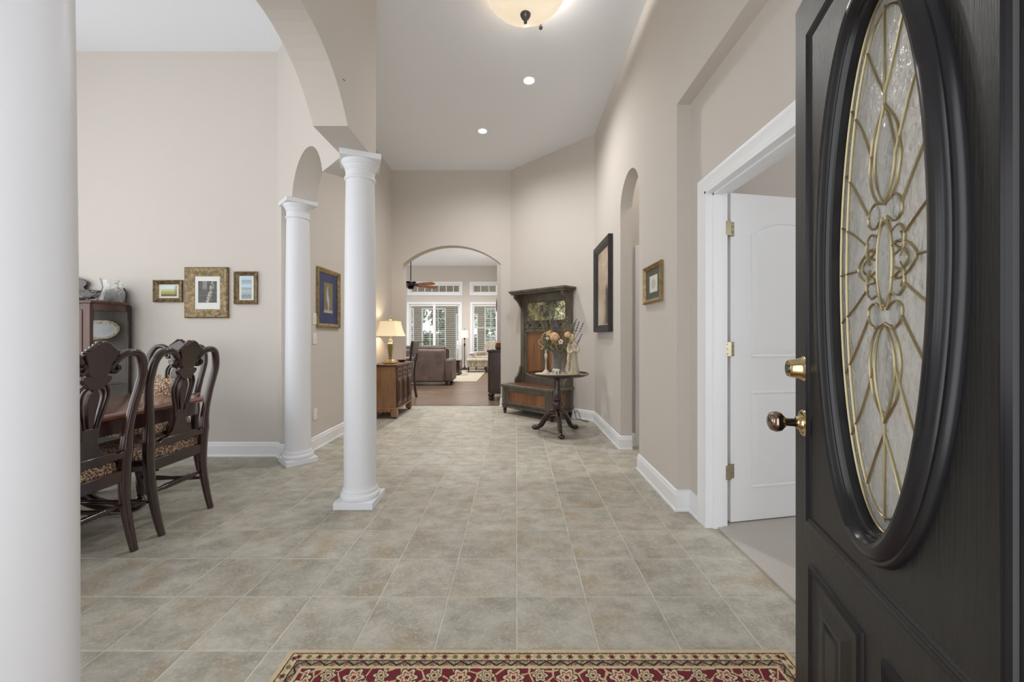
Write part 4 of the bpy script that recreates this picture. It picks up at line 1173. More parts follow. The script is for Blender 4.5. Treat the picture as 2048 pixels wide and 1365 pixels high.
bk.build('back_frame', OL, t)
# tongue-and-groove panels
for sx in (-1, 1):
    x0, x1 = sorted((sx * 0.035, sx * (HW - 0.1))); mb = MB(); n = 8; w = (x1 - x0) / n
    for i in range(n): mb.box(x0 + i * w + 0.001, x0 + (i + 1) * w - 0.001, -0.026, -0.01, 0.57, 1.245)
    mb.build('back_panel', M['orange'], t)
    MB().rectframe(x0, x1, 0.57, 1.245, [(-0.006, 0.044), (-0.004, 0.052), (0.01, 0.05), (0.016, 0.04), (0.018, 0.02), (-0.006, 0.02)]).build('panel_moulding', OL, t)
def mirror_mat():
    m, nt, b = nodes_of('mottled_mirror', 0.12); g = NG(nt)
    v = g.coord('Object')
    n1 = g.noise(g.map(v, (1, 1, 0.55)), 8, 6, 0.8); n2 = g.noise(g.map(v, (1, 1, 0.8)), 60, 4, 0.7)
    f = g.step(g.math('ADD', g.math('MULTIPLY', n1, 0.6), g.math('MULTIPLY', n2, 0.4)), 0.45, 0.56)  # noise mottle of olive and dark tones across the mirror
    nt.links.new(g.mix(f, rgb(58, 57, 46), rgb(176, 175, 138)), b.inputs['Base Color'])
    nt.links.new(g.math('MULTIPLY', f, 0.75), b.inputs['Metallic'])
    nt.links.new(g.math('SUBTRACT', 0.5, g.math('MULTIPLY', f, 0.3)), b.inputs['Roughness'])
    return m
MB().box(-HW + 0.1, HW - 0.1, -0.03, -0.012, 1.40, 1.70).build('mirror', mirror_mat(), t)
MB().rectframe(-HW + 0.1, HW - 0.1, 1.40, 1.70, [(-0.004, 0.045), (0.0, 0.052), (0.01, 0.045), (0.014, 0.03), (-0.004, 0.03)]).build('mirror_frame', OL, t)
for z in (1.292, 1.388): MB().box(-HW + 0.07, HW - 0.07, -0.056, -0.044, z, z + 0.012).build('rail_bead', OL, t, bevel=0.003)
for i in range(4):
    x = -0.3 + i * 0.2
    hk = MB(); hk.lathe([(0.018, 0), (0.018, 0.004), (0.0, 0.006)], (x, -0.051, 1.34), n=14, axis='Y')
    hk.tube(spline([(x, -0.05, 1.345), (x, -0.085, 1.35), (x, -0.105, 1.375), (x, -0.1, 1.39)], 4), 0.005, n=6); hk.ball((x, -0.1, 1.392), 0.009, n=8, m=6)
    hk.tube(spline([(x, -0.05, 1.335), (x, -0.065, 1.315), (x, -0.085, 1.31), (x, -0.092, 1.325)], 4), 0.0045, n=6)
    hk.build('coat_hook', M['bronze'], t, smooth=60)
cm_ = MB()
cm_.box(-HW - 0.03, HW + 0.03, -0.25, -0.002, 1.81, 1.832); cm_.box(-HW - 0.045, HW + 0.045, -0.265, -0.002, 1.832, 1.845); cm_.box(-HW - 0.055, HW + 0.055, -0.275, -0.002, 1.845, 1.872)
cm_.build('cornice', OL, t, bevel=0.003)

# cord on the floor
c_ = MB().tube(spline([(0.80, 5.62, 0.2), (0.82, 5.6, 0.1), (0.84, 5.56, 0.02), (0.90, 5.5, 0.008), (0.98, 5.44, 0.006), (0.95, 5.36, 0.005), (0.88, 5.40, 0.03), (0.86, 5.44, 0.1), (0.84, 5.5, 0.13), (0.81, 5.56, 0.09)], 6), 0.004, n=6).build('power_cord', M['cord'], smooth=60)
tag(c_, 'loose black power cord on the floor beside the hall tree', 'cord')

# ================================================================== PIECRUST TABLE
PT = (0.495, 4.82)
t = thing('tripod_table', 'round mahogany tripod table with piecrust edge', 'table', (PT[0], PT[1], 0))
HT = 0.705
MB().lathe([(0.0, HT - 0.02), (0.3, HT - 0.02), (0.35, HT - 0.014), (0.372, HT + 0.004), (0.376, HT + 0.016), (0.368, HT + 0.018), (0.355, HT + 0.006), (0.34, HT), (0.0, HT)], n=96,
           mod=lambda a, z: 1 + (0.018 * abs(math.sin(6 * a)) if z != HT or True else 0)).build('tabletop', M['mahog'], t, smooth=50)
MB().lathe([(0.035, 0.2), (0.05, 0.215), (0.045, 0.235), (0.03, 0.25), (0.034, 0.26), (0.05, 0.3), (0.056, 0.34), (0.05, 0.375), (0.036, 0.395), (0.046, 0.402), (0.046, 0.412), (0.04, 0.42), (0.032, 0.55), (0.028, 0.62), (0.036, 0.628), (0.036, 0.64), (0.07, 0.66), (0.09, 0.672), (0.095, HT - 0.02)],
           n=48, mod=lambda a, z: 1.2 + (0.07 * math.cos(12 * a) if 0.27 < z < 0.62 else 0)).build('pedestal', M['mahog'], t, smooth=50)
for a in (37, 147, 273):
    ca, sa = math.cos(math.radians(a)), math.sin(math.radians(a))
    P = spline([(ca * 0.03, sa * 0.03, 0.24), (ca * 0.1, sa * 0.1, 0.225), (ca * 0.17, sa * 0.17, 0.15), (ca * 0.22, sa * 0.22, 0.07), (ca * 0.27, sa * 0.27, 0.035), (ca * 0.3, sa * 0.3, 0.03)], 5)
    m_ = len(P); mb = MB().tube(P, [0.036 - 0.016 * i / m_ for i in range(m_)], [0.044 - 0.02 * i / m_ for i in range(m_)], ref=(0, 0, 1), n=10)
    mb.ball((ca * 0.31, sa * 0.31, 0.027), 0.043, 0.043, 0.027, n=12)
    for q in (-30, 0, 30):
        b2 = math.radians(a + q); mb.tube([(ca * 0.28, sa * 0.28, 0.044), (ca * 0.31 + math.cos(b2) * 0.025, sa * 0.31 + math.sin(b2) * 0.025, 0.036), (ca * 0.31 + math.cos(b2) * 0.04, sa * 0.31 + math.sin(b2) * 0.04, 0.012)], 0.008, n=6)
    mb.build('leg', M['mahog'], t, smooth=60)
TT = HT + 0.001
def ontab(dx, dy, dz=0.0): return (PT[0] + dx, PT[1] + dy, TT + dz)
tr = MB().prism([(0.27 * math.cos(2 * PI * i / 40), 0.15 * math.sin(2 * PI * i / 40)) for i in range(40)], 0, 0.012).build('lace_doily', mk('cream_lace', rgb(226, 216, 192), rgb(196, 184, 156), scale=90, rough=0.9), smooth=40)
tr.location = ontab(0.0, -0.02); tag(tr, 'cream oval lace mat under the vase on the tripod table', 'doily')
TD = TT + 0.0125
# spindle figurine
o = MB().lathe([(0.055, 0), (0.055, 0.012), (0.035, 0.03), (0.02, 0.05), (0.009, 0.07), (0.0075, 0.2), (0.01, 0.215), (0.02, 0.24), (0.024, 0.265), (0.02, 0.29), (0.01, 0.305), (0.014, 0.315), (0.012, 0.335), (0.006, 0.35), (0.002, 0.372), (0.0, 0.375)], n=20,
               mod=lambda a, z: 1 + 0.12 * math.sin(4 * a + 40 * z)).build('spindle_candlestick', M['creamstone'], smooth=50)
o.scale = (0.9, 0.9, 0.8); o.location = (PT[0] - 0.14, PT[1] - 0.05, TD); tag(o, 'slim cream carved spindle left of the vase', 'candlestick')
# lamb figurine
lm = MB(); lm.ball((0, 0, 0.042), 0.032, 0.018, 0.02, n=12); lm.ball((-0.034, -0.004, 0.055), 0.014, 0.012, 0.012, n=10); lm.ball((-0.047, -0.005, 0.05), 0.008, 0.007, 0.007, n=8)
lm.ball((-0.03, -0.016, 0.06), 0.005, 0.009, 0.004, n=8); lm.ball((-0.03, 0.008, 0.06), 0.005, 0.009, 0.004, n=8); lm.ball((0.034, 0, 0.045), 0.008, 0.006, 0.012, n=8)
for x in (-0.02, 0.02):
    for y in (-0.009, 0.009): lm.tube([(x, y, 0.035), (x, y, 0.0)], [0.006, 0.005], n=6)
o = lm.build('lamb_figurine', mk('white_ceramic', rgb(240, 240, 236), rough=0.3), smooth=60)
o.location = (PT[0] - 0.02, PT[1] - 0.125, TD); o.rotation_euler = (0, 0, 0.2); tag(o, 'small white lamb figurine in front of the vase', 'figurine')
# robed statuette (one continuous surface)
rg = [(0.0, 0.0, 0, 0.085, 0.07), (0.02, 0.0, 0, 0.088, 0.072), (0.06, 0.0, 0, 0.078, 0.064), (0.14, 0.004, 0, 0.066, 0.056), (0.22, 0.004, 0, 0.06, 0.05), (0.28, -0.004, -0.004, 0.06, 0.05), (0.33, -0.004, -0.006, 0.068, 0.05),
      (0.36, 0.0, -0.004, 0.066, 0.046), (0.385, 0.003, 0, 0.05, 0.036), (0.4, 0.0, -0.002, 0.034, 0.03), (0.415, -0.004, -0.006, 0.032, 0.032), (0.435, -0.01, -0.01, 0.034, 0.036), (0.455, -0.012, -0.01, 0.031, 0.034), (0.47, -0.01, -0.008, 0.022, 0.024), (0.478, -0.008, -0.006, 0.006, 0.006)]
n = 40; vs = []
for z, cx, cy, rx, ry in rg:
    for i in range(n):
        a = 2 * PI * i / n
        fold = 1 + (0.10 * math.sin(9 * a + 7 * z) * max(0, min(1, (0.34 - z) / 0.12)) + 0.05 * math.sin(5 * a - 20 * z) * (1 if z < 0.36 else 0))
        vs.append((cx + rx * fold * math.cos(a), cy + ry * fold * math.sin(a), z))
fs = [(j * n + i, j * n + (i + 1) % n, (j + 1) * n + (i + 1) % n, (j + 1) * n + i) for j in range(len(rg) - 1) for i in range(n)] + [tuple(range(n)), tuple((len(rg) - 1) * n + i for i in range(n))]
t = thing('robed_statuette', 'cream robed statuette with bowed head right of the vase', 'statue', (PT[0] + 0.175, PT[1] - 0.02, TD), 0.3)
MB().add(vs, fs).build('body', M['creamstone'], t, smooth=80)
mb = MB()
mb.tube(spline([(-0.055, -0.01, 0.345), (-0.07, -0.035, 0.29), (-0.06, -0.055, 0.25), (-0.02, -0.062, 0.275)], 5), [0.02] * 15 + [0.014], n=8)
mb.tube(spline([(0.05, -0.012, 0.345), (0.062, -0.04, 0.29), (0.04, -0.058, 0.265), (-0.005, -0.062, 0.285)], 5), [0.02] * 15 + [0.014], n=8)
mb.tube(spline([(-0.06, -0.05, 0.25), (-0.075, -0.05, 0.17), (-0.07, -0.045, 0.09), (-0.078, -0.04, 0.03)], 5), 0.016, n=8)
mb.build('sleeves', M['creamstone'], t, smooth=60)
MB().ball((-0.012, -0.034, 0.432), 0.018, 0.014, 0.024, n=12).build('face', M['creamstone'], t, smooth=60)
# vase
VP = (PT[0] + 0.0, PT[1] - 0.02)
pr = [(0.062, 0), (0.066, 0.006), (0.07, 0.03), (0.073, 0.07), (0.068, 0.11), (0.06, 0.15), (0.062, 0.19), (0.075, 0.24), (0.098, 0.29), (0.094, 0.29), (0.071, 0.24), (0.057, 0.19), (0.055, 0.15), (0.063, 0.11), (0.067, 0.07), (0.063, 0.03), (0.05, 0.02), (0.0, 0.018)]
o = MB().lathe(pr, n=48, mod=lambda a, z: 1 + 0.025 * abs(math.sin(8 * a + 8 * z))).build('glass_vase', M['crystal'], smooth=25)
o.location = (VP[0], VP[1], TD); tag(o, 'flared cut glass vase on the tripod table', 'vase')
# dried bouquet
t = thing('dried_bouquet', 'dried flower bouquet with peach roses and looped grasses in the glass vase', 'flowers', (VP[0], VP[1], TD + 0.022))
gs = mk('dried_sage_stem', rgb(120, 116, 84), rgb(88, 88, 62), scale=20, rough=0.9)
gl = mk('pale_grass', rgb(186, 176, 136), rough=0.8)
gv = mk('dusty_lavender', rgb(98, 98, 120), rough=0.9)
gw = mk('wheat_ear', rgb(150, 138, 98), rgb(110, 104, 74), scale=40, rough=0.9)
gp = mk('peach_petal', rgb(222, 186, 148), rgb(204, 160, 120), scale=14, rough=0.7)
gwh = mk('white_petal', rgb(240, 238, 230), rough=0.7)
def stem(x, z, y=0.0, head=0.1, mat=gw, name='wheat_stem', r=0.009):
    b0 = (x * 0.12, y * 0.3, 0.0); neck_ = (x * 0.3, y * 0.4, 0.24)
    P = spline([b0, neck_, (x * 0.75, y, z * 0.72), (x, y, z)], 6)
    mb = MB().tube(P, 0.003, n=5)
    for q in range(14):
        f = q / 13; i = int((len(P) - 1) * (1 - head / z * (1 - f))); p = P[min(max(i, 0), len(P) - 1)]
        aa = q * 2.4; rr = r * (1 - 0.6 * f)
        mb.ball((p.x + math.cos(aa) * rr, p.y + math.sin(aa) * rr, p.z), r * 0.55, r * 0.55, r * 0.95, n=5, m=4)
    mb.build(name, mat, t)
for x, z, y, mt, nm, hd in ((-0.2, 0.63, 0, gw, 'wheat_stem', 0.22), (-0.14, 0.58, 0.04, gw, 'wheat_stem', 0.2), (-0.09, 0.62, -0.02, gw, 'wheat_stem', 0.2), (0.12, 0.66, 0.02, gw, 'wheat_stem', 0.25), (0.17, 0.57, -0.02, gw, 'wheat_stem', 0.24), (0.2, 0.58, 0.03, gw, 'wheat_stem', 0.25),
                            (0.09, 0.5, -0.05, gw, 'wheat_stem', 0.2), (0.14, 0.44, -0.05, gw, 'wheat_stem', 0.25), (0.11, 0.38, -0.06, gw, 'wheat_stem', 0.22), (-0.17, 0.5, 0.02, gs, 'sage_stem', 0.25), (0.0, 0.4, 0.02, gs, 'sage_stem', 0.25), (0.04, 0.42, -0.04, gs, 'sage_stem', 0.3), (-0.03, 0.44, 0.03, gs, 'sage_stem', 0.3),
                            (-0.05, 0.69, 0.05, gv, 'lavender_stem', 0.22), (0.0, 0.64, 0.04, gv, 'lavender_stem', 0.2), (0.27, 0.6, 0.05, gv, 'lavender_stem', 0.12), (0.32, 0.59, 0.04, gv, 'lavender_stem', 0.1), (0.3, 0.45, 0.02, gv, 'lavender_stem', 0.14), (0.26, 0.38, -0.02, gv, 'lavender_stem', 0.14), (0.23, 0.63, 0.02, gv, 'lavender_stem', 0.12),
                            (-0.18, 0.42, -0.02, gw, 'wheat_stem', 0.2), (-0.06, 0.5, -0.04, gs, 'sage_stem', 0.2), (0.19, 0.5, 0.0, gw, 'wheat_stem', 0.3), (0.07, 0.57, 0.03, gw, 'wheat_stem', 0.25), (-0.13, 0.36, -0.06, gs, 'sage_stem', 0.2), (0.16, 0.35, -0.05, gs, 'sage_stem', 0.2), (0.03, 0.55, 0.0, gs, 'sage_stem', 0.2), (-0.11, 0.45, -0.03, gs, 'sage_stem', 0.2), (-0.04, 0.33, -0.05, gs, 'sage_stem', 0.2), (0.06, 0.32, -0.06, gs, 'sage_stem', 0.2)):
    stem(x, z, y, hd, mt, nm, 0.014 if mt is not gv else 0.009)
RL = random.Random(5)
for i in range(10):
    w = RL.uniform(0.07, 0.19); zt = RL.uniform(0.24, 0.42); ang = RL.uniform(-1.2, 1.2); up = RL.uniform(0.04, 0.1)
    P = spline([(-0.01, 0, 0.2), (-w * 0.8, -0.03 * math.cos(ang), 0.28), (-w * 1.25, -0.05 + 0.05 * ang, zt), (-w * 0.85, -0.06 + 0.05 * ang, zt + up), (-w * 0.35, -0.06 + 0.02 * ang, zt + up * 0.2), (0.0, -0.03, 0.25)], 6)
    MB().tube(P, 0.003, 0.005, n=5).build('grass_loop', gl if i % 3 else gs, t, smooth=60)
def rose(p, r, mat, name='rose'):
    mb = MB()
    for ring, (cnt, rr, tl, zz) in enumerate(((5, 1.0, 1.1, -0.25), (5, 0.75, 0.8, -0.05), (4, 0.5, 0.5, 0.12), (3, 0.25, 0.25, 0.22))):
        for k_ in range(cnt):
            a = 2 * PI * k_ / cnt + ring * 0.6
            mb.ball((p[0] + r * 0.55 * rr * math.cos(a), p[1] - 0.3 * r + r * 0.35 * rr * math.sin(a), p[2] + r * zz + 0.3 * r * rr * math.sin(a)), r * 0.5, r * 0.3, r * 0.42, n=9, m=6)
    mb.build(name, mat, t, smooth=80)
rose((-0.045, -0.08, 0.43), 0.062, gp); rose((-0.105, -0.04, 0.46), 0.04, gp); rose((0.115, -0.05, 0.45), 0.045, gp)
def star(p, r, mat, name):
    mb = MB()
    for k_ in range(5):
        a = 2 * PI * k_ / 5 + 0.3
        mb.ball((p[0] + r * 0.6 * math.cos(a), p[1], p[2] + r * 0.6 * math.sin(a)), r * 0.42, r * 0.2, r * 0.42, n=8, m=5)
    mb.build(name, mat, t, smooth=80)
star((0.028, -0.1, 0.36), 0.032, gwh, 'white_flower'); star((-0.125, -0.07, 0.4), 0.02, gwh, 'white_flower'); star((0.16, -0.06, 0.4), 0.025, mk('yellow_petal', rgb(222, 216, 130), rough=0.7), 'yellow_flower')
star((-0.035, 0.0, 0.52), 0.035, gv, 'thistle')

# ================================================================== LAMP CHEST
t = thing('side_chest', 'carved walnut chest with doors against the left hall wall', 'chest', (XL + 0.006, 6.02, 0), PI / 2)
# local x runs along the wall (far), local -y faces the room
hw = 0.42; dp = 0.375
MB().box(-hw + 0.01, hw - 0.01, -dp + 0.02, -0.005, 0.145, 0.735).build('carcass', M['walnut'], t, bevel=0.003)
MB().box(-hw - 0.012, hw + 0.012, -dp - 0.012, -0.002, 0.735, 0.765).build('top', M['walnut_d'], t, bevel=0.006)
MB().box(-hw - 0.004, hw + 0.004, -dp - 0.004, -0.002, 0.125, 0.15).build('base_moulding', M['walnut'], t, bevel=0.004)
for sx in (-1, 1):
    for y0, y1 in ((-dp, -dp + 0.09), (-0.095, -0.005)):
        MB().box(*sorted((sx * hw, sx * (hw - 0.09))), y0, y1, 0.02, 0.126).build('bracket_foot', M['walnut'], t, bevel=0.01)
        MB().ball((sx * (hw - 0.04), (y0 + y1) / 2, 0.022), 0.035, 0.035, 0.022, n=12).build('ball_foot', M['walnut_d'], t, smooth=60)
    sk = [(-dp + 0.09, 0.126), (-dp + 0.1, 0.085), (-dp + 0.13, 0.105), (-dp + 0.16, 0.085), (-dp + 0.19, 0.105), (-dp + 0.22, 0.085), (-dp + 0.25, 0.105), (-dp + 0.275, 0.085), (-0.095, 0.126)]
    MB().prism(sk, *sorted((sx * hw, sx * (hw - 0.02))), lambda u, v, w: (w, u, v)).build('scalloped_skirt', M['walnut'], t)
for i in range(3):
    x0 = -hw + 0.04 + i * 0.26; x1 = x0 + 0.235
    dr = MB().box(x0, x1, -dp, -dp + 0.02, 0.6, 0.72).build('drawer', M['walnut_d'], t, bevel=0.006)
    MB().tube(spline([((x0 + x1) / 2 - 0.035, -dp - 0.002, 0.665), ((x0 + x1) / 2, -dp - 0.02, 0.65), ((x0 + x1) / 2 + 0.035, -dp - 0.002, 0.665)], 4), 0.005, n=6).build('pull', M['bronze'], dr, smooth=60)
    do = MB().box(x0, x1, -dp, -dp + 0.02, 0.165, 0.585).build('door', M['walnut_d'], t, bevel=0.004)
    MB().rectframe(x0 + 0.03, x1 - 0.03, 0.2, 0.55, [(0, dp - 0.001), (0.006, dp + 0.008), (0.02, dp + 0.002), (0.05, dp + 0.01), (0.09, dp + 0.01), (0.09, dp - 0.001)]).build('door_panel', M['walnut_d'], do)
    MB().tube(spline([(x0 + 0.03, -dp - 0.004, 0.29), (x0 + 0.06, -dp - 0.022, 0.275), (x0 + 0.09, -dp - 0.004, 0.29)], 4), 0.005, n=6).build('pull', M['bronze'], do, smooth=60)
ZT = 0.7655
LP = (-1.86, 5.86)
t = thing('table_lamp', 'glowing table lamp with flared square shade on the walnut chest', 'lamp', (LP[0], LP[1], ZT))
def sqloft(secs, cut=0.0):
    mb = MB(); vs = []; n = 8
    for h, z in secs:
        c = h * 0.78
        vs += [(h, -c, z), (h, c, z), (c, h, z), (-c, h, z), (-h, c, z), (-h, -c, z), (-c, -h, z), (c, -h, z)]
    fs = [(j * n + i, j * n + (i + 1) % n, (j + 1) * n + (i + 1) % n, (j + 1) * n + i) for j in range(len(secs) - 1) for i in range(n)]
    return mb, vs, fs, n
for nm, secs, mt in (('base', [(0.085, 0.0), (0.085, 0.02), (0.078, 0.028), (0.07, 0.03), (0.062, 0.045), (0.045, 0.055), (0.025, 0.062)], M['goldleaf']),
                     ('body', [(0.02, 0.062), (0.024, 0.08), (0.018, 0.09), (0.02, 0.1), (0.042, 0.29), (0.034, 0.3), (0.012, 0.302)], mk('smoked_mirror_glass', rgb(150, 142, 104), rough=0.2, metal=0.55)),
                     ('neck', [(0.008, 0.36), (0.008, 0.47)], M['goldleaf'])):
    mb, vs, fs, n = sqloft(secs); fs += [tuple(range(n)), tuple((len(secs) - 1) * n + i for i in range(n))]
    mb.add(vs, fs).build(nm, mt, t)
MB().ball((0, 0, 0.33), 0.033).build('glass_ball', M['crystal'], t, smooth=60)
# flared shade: square plan with clipped corners, open top and bottom
secs = [(0.185, 0.40), (0.170, 0.44), (0.150, 0.50), (0.135, 0.57), (0.125, 0.63)]
mb, vs, fs, n = sqloft(secs + [(h - 0.003, z) for h, z in reversed(secs)])
sh = mb.add(vs, fs).build('lamp_shade', M['shade'], t)
for z, h in ((0.40, 0.186), (0.628, 0.126)):
    c = h * 0.78
    MB().tube([(h, -c, z), (h, c, z), (c, h, z), (-c, h, z), (-h, c, z), (-h, -c, z), (-c, -h, z), (c, -h, z)], 0.004, n=6, closed=True).build('shade_trim', mk('shade_braid', rgb(206, 186, 146), rough=0.8), sh)
sp = MB()
for a in range(4): sp.tube([(0, 0, 0.625), (0.122 * math.cos(a * PI / 2), 0.122 * math.sin(a * PI / 2), 0.625)], 0.003, n=5)
sp.tube([(0, 0, 0.46), (0, 0, 0.64)], 0.004, n=6); sp.build('harp', M['goldleaf'], t)
MB().lathe([(0.006, 0.63), (0.02, 0.645), (0.022, 0.655), (0.012, 0.665), (0.016, 0.68), (0.0, 0.7)], n=14).build('finial', M['goldleaf'], t, smooth=60)
L = bpy.data.lights.new('table_lamp_bulb', 'POINT'); L.energy = 4.5; L.color = (1.0, 0.82, 0.6); L.shadow_soft_size = 0.03
o = bpy.data.objects.new('table_lamp_bulb', L); COL.objects.link(o); o.location = (0, 0, 0.53); o.parent = t
# trinket dish on the chest
o = MB().lathe([(0.03, 0), (0.034, 0.004), (0.06, 0.02), (0.075, 0.035), (0.072, 0.036), (0.055, 0.024), (0.0, 0.01)], n=24, mod=lambda a, z: 1 + 0.08 * math.sin(6 * a)).build('trinket_dish', mk('bronze_dish', rgb(120, 96, 76), rgb(80, 62, 50), scale=20, rough=0.4, metal=0.4), smooth=60)
o.location = (-1.80, 6.24, ZT); tag(o, 'small scalloped bronze dish beside the table lamp', 'dish')

# ================================================================== ENTRY RUG
def rug_mat():
    m, nt, b = nodes_of('persian_rug_pile', 0.95); g = NG(nt)
    v = g.coord('Object'); x, y, _ = g.xyz(v)
    ax = g.math('ABSOLUTE', x); ay = g.math('ABSOLUTE', y)
    ex = g.math('SUBTRACT', 0.91, ax); ey = g.math('SUBTRACT', 0.605, ay)
    e = g.math('MINIMUM', ex, ey)
    wob = g.math('MULTIPLY', g.math('SUBTRACT', g.noise(v, 90, 2), 0.5), 0.006)
    e2 = g.math('ADD', e, wob)
    # coordinate running along the nearest edge
    along = g.math('ADD', g.math('MULTIPLY', g.math('LESS_THAN', ey, ex), x), g.math('MULTIPLY', g.math('LESS_THAN', ex, ey), y))
    cream = rgb(208, 190, 156); beige = rgb(190, 166, 126); dark = rgb(44, 36, 34); red = rgb(112, 26, 40); green = rgb(112, 104, 80); rose = rgb(150, 92, 82)
    def flower(per, ce, r0, ph=0.0):
        u = g.math('SUBTRACT', g.math('FRACT', g.math('ADD', g.math('DIVIDE', along, per), ph)), 0.5)
        du = g.math('MULTIPLY', u, per); de = g.math('SUBTRACT', e2, ce)
        ang = g.math('ARCTAN2', de, du)
        r = g.math('SQRT', g.math('ADD', g.math('MULTIPLY', du, du), g.math('MULTIPLY', de, de)))
        return g.math('DIVIDE', r, g.math('MULTIPLY', g.math('ADD', 1.0, g.math('MULTIPLY', g.math('COSINE', g.math('MULTIPLY', ang, 6.0)), 0.22)), r0))
    def band(a, c): return g.math('MULTIPLY', g.math('GREATER_THAN', e2, a), g.math('LESS_THAN', e2, c))
    col = g.mix(g.step(g.noise(v, 60, 3), 0.3, 0.7), cream, rgb(196, 176, 140))
    # outer narrow border with small florets
    b1 = g.mix(g.step(g.noise(g.map(v, (1, 1, 1)), 75, 2), 0.5, 0.55), cream, beige)
    f1 = flower(0.075, 0.036, 0.011); b1 = g.mix(g.math('LESS_THAN', f1, 1.0), b1, rose); b1 = g.mix(g.math('LESS_THAN', f1, 0.55), b1, dark)
    f1b = flower(0.075, 0.036, 0.009, 0.5); b1 = g.mix(g.math('LESS_THAN', f1b, 1.0), b1, green)
    col = g.mix(band(0.022, 0.052), col, b1)
    # zigzag guard
    zz = g.math('ABSOLUTE', g.math('SUBTRACT', g.math('FRACT', g.math('DIVIDE', along, 0.05)), 0.5))
    zl = g.math('ABSOLUTE', g.math('SUBTRACT', g.math('ADD', 0.056, g.math('MULTIPLY', zz, 0.034)), e2))
    b2 = g.mix(g.step(g.noise(v, 110, 2), 0.45, 0.55), rgb(186, 160, 128), green); b2 = g.mix(g.math('LESS_THAN', zl, 0.0035), b2, dark)
    f2 = flower(0.05, 0.066, 0.006); b2 = g.mix(g.math('LESS_THAN', f2, 1.0), b2, rose)
    col = g.mix(band(0.053, 0.076), col, b2)
    # crimson field
    vs = g.voro(g.map(v, (1, 1, 1)), 17, 'DISTANCE_TO_EDGE'); n = g.noise(v, 45, 3)
    fl = g.mix(g.math('LESS_THAN', g.math('ADD', vs, g.math('MULTIPLY', n, 0.12)), 0.105), red, rgb(196, 172, 136))
    for per, ce, r0, ph in ((0.18, 0.122, 0.03, 0.0), (0.18, 0.114, 0.022, 0.5), (0.09, 0.15, 0.014, 0.25), (0.105, 0.2, 0.028, 0.25), (0.21, 0.28, 0.05, 0.1)):
        f = flower(per, ce, r0, ph)
        fl = g.mix(g.math('LESS_THAN', f, 1.15), fl, dark); fl = g.mix(g.math('LESS_THAN', f, 1.0), fl, cream); fl = g.mix(g.math('LESS_THAN', f, 0.72), fl, green if ph else rose)
        fl = g.mix(g.math('LESS_THAN', f, 0.5), fl, cream); fl = g.mix(g.math('LESS_THAN', f, 0.25), fl, red)
    col = g.mix(g.math('GREATER_THAN', e2, 0.086), col, fl)
    for q in (0.021, 0.0525):
        col = g.mix(g.math('LESS_THAN', g.math('ABSOLUTE', g.math('SUBTRACT', e2, q)), 0.0022), col, dark)
    nt.links.new(col, b.inputs['Base Color'])
    g.bump(g.noise(v, 420, 2), 0.6, b, 0.004)
    return m
mb = MB(); vs = []; lay = [(0.91, 0.605, 0.0), (0.912, 0.607, 0.004), (0.907, 0.602, 0.009)]
for hx, hy, z in lay: vs += [(-hx, -hy, z), (hx, -hy, z), (hx, hy, z), (-hx, hy, z)]
fs = [(j * 4 + i, j * 4 + (i + 1) % 4, (j + 1) * 4 + (i + 1) % 4, (j + 1) * 4 + i) for j in range(2) for i in range(4)] + [(0, 1, 2, 3), (8, 9, 10, 11)]
o = mb.add(vs, fs).build('entry_rug', rug_mat()); o.location = (0.08, 0.857, 0.0005)
tag(o, 'crimson and cream patterned rug at the front door', 'rug')

# ================================================================== LIVING ROOM WINDOWS
WH = M['white']
def blind(parent, x0, x1, z0, z1, y, pitch=0.072):
    proto = None; z = z0 + 0.03
    while z < z1 - 0.05:
        if proto is None: o = proto = MB().obox((0, 0, 0), (x1 - x0, 0.05, 0.004), 0, 0, math.radians(-14)).build('blind_slat', M['slat'], parent)
        else: o = proto.copy(); COL.objects.link(o); o.parent = parent
        o.location = ((x0 + x1) / 2, y, z); z += pitch
    MB().box(x0, x1, y - 0.03, y + 0.03, z1 - 0.05, z1).build('head_rail', M['slat'], parent)
    for x in (x0 + 0.12, x1 - 0.12):
        MB().tube([(x, y - 0.028, z0), (x, y - 0.028, z1)], 0.0025, n=4).build('ladder_cord', M['slat'], parent)
def window(name, label, hole, muntx, muntz, blinds, sill, casing_w=0.085):
    x0, x1, z0, z1 = hole
    t = thing(name, label, 'window'); t['kind'] = 'structure'
    c = MB().rectframe(x0 - casing_w, x1 + casing_w, z0 - (casing_w if not sill else 0.02), z1 + casing_w, [(0, -YB + 0.001), (0, -YB + 0.022), (casing_w, -YB + 0.016), (casing_w, -YB + 0.001)])
    c.build('casing', WH, t)
    fr = MB().rectframe(x0, x1, z0, z1, [(0, -YB), (0, -YB - 0.12), (0.055, -YB - 0.12), (0.055, -YB - 0.05), (0.01, -YB - 0.05)]); fr.build('sash_frame', WH, t)
    for mx in muntx: MB().box(mx - 0.012, mx + 0.012, YB + 0.085, YB + 0.115, z0 + 0.05, z1 - 0.05).build('muntin', WH, t)
    for mz in muntz: MB().box(x0 + 0.05, x1 - 0.05, YB + 0.08, YB + 0.118, mz - 0.02, mz + 0.02).build('meeting_rail', WH, t)
    MB().box(x0 + 0.05, x1 - 0.05, YB + 0.1, YB + 0.104, z0 + 0.05, z1 - 0.05).build('pane', M['glass'], t)
    if sill: MB().box(x0 - 0.12, x1 + 0.12, YB - 0.05, YB + 0.06, z0 - 0.04, z0).build('sill', WH, t, bevel=0.004)
    if blinds: blind(t, x0 + 0.06, x1 - 0.06, z0 + 0.02, z1 - 0.02, YB + 0.03)
    return t
h = WIN['win']; window('window_1', 'tall blind covered window right of the floor lamp', h, [h[0] + (h[1] - h[0]) / 2], [1.5], True, True)
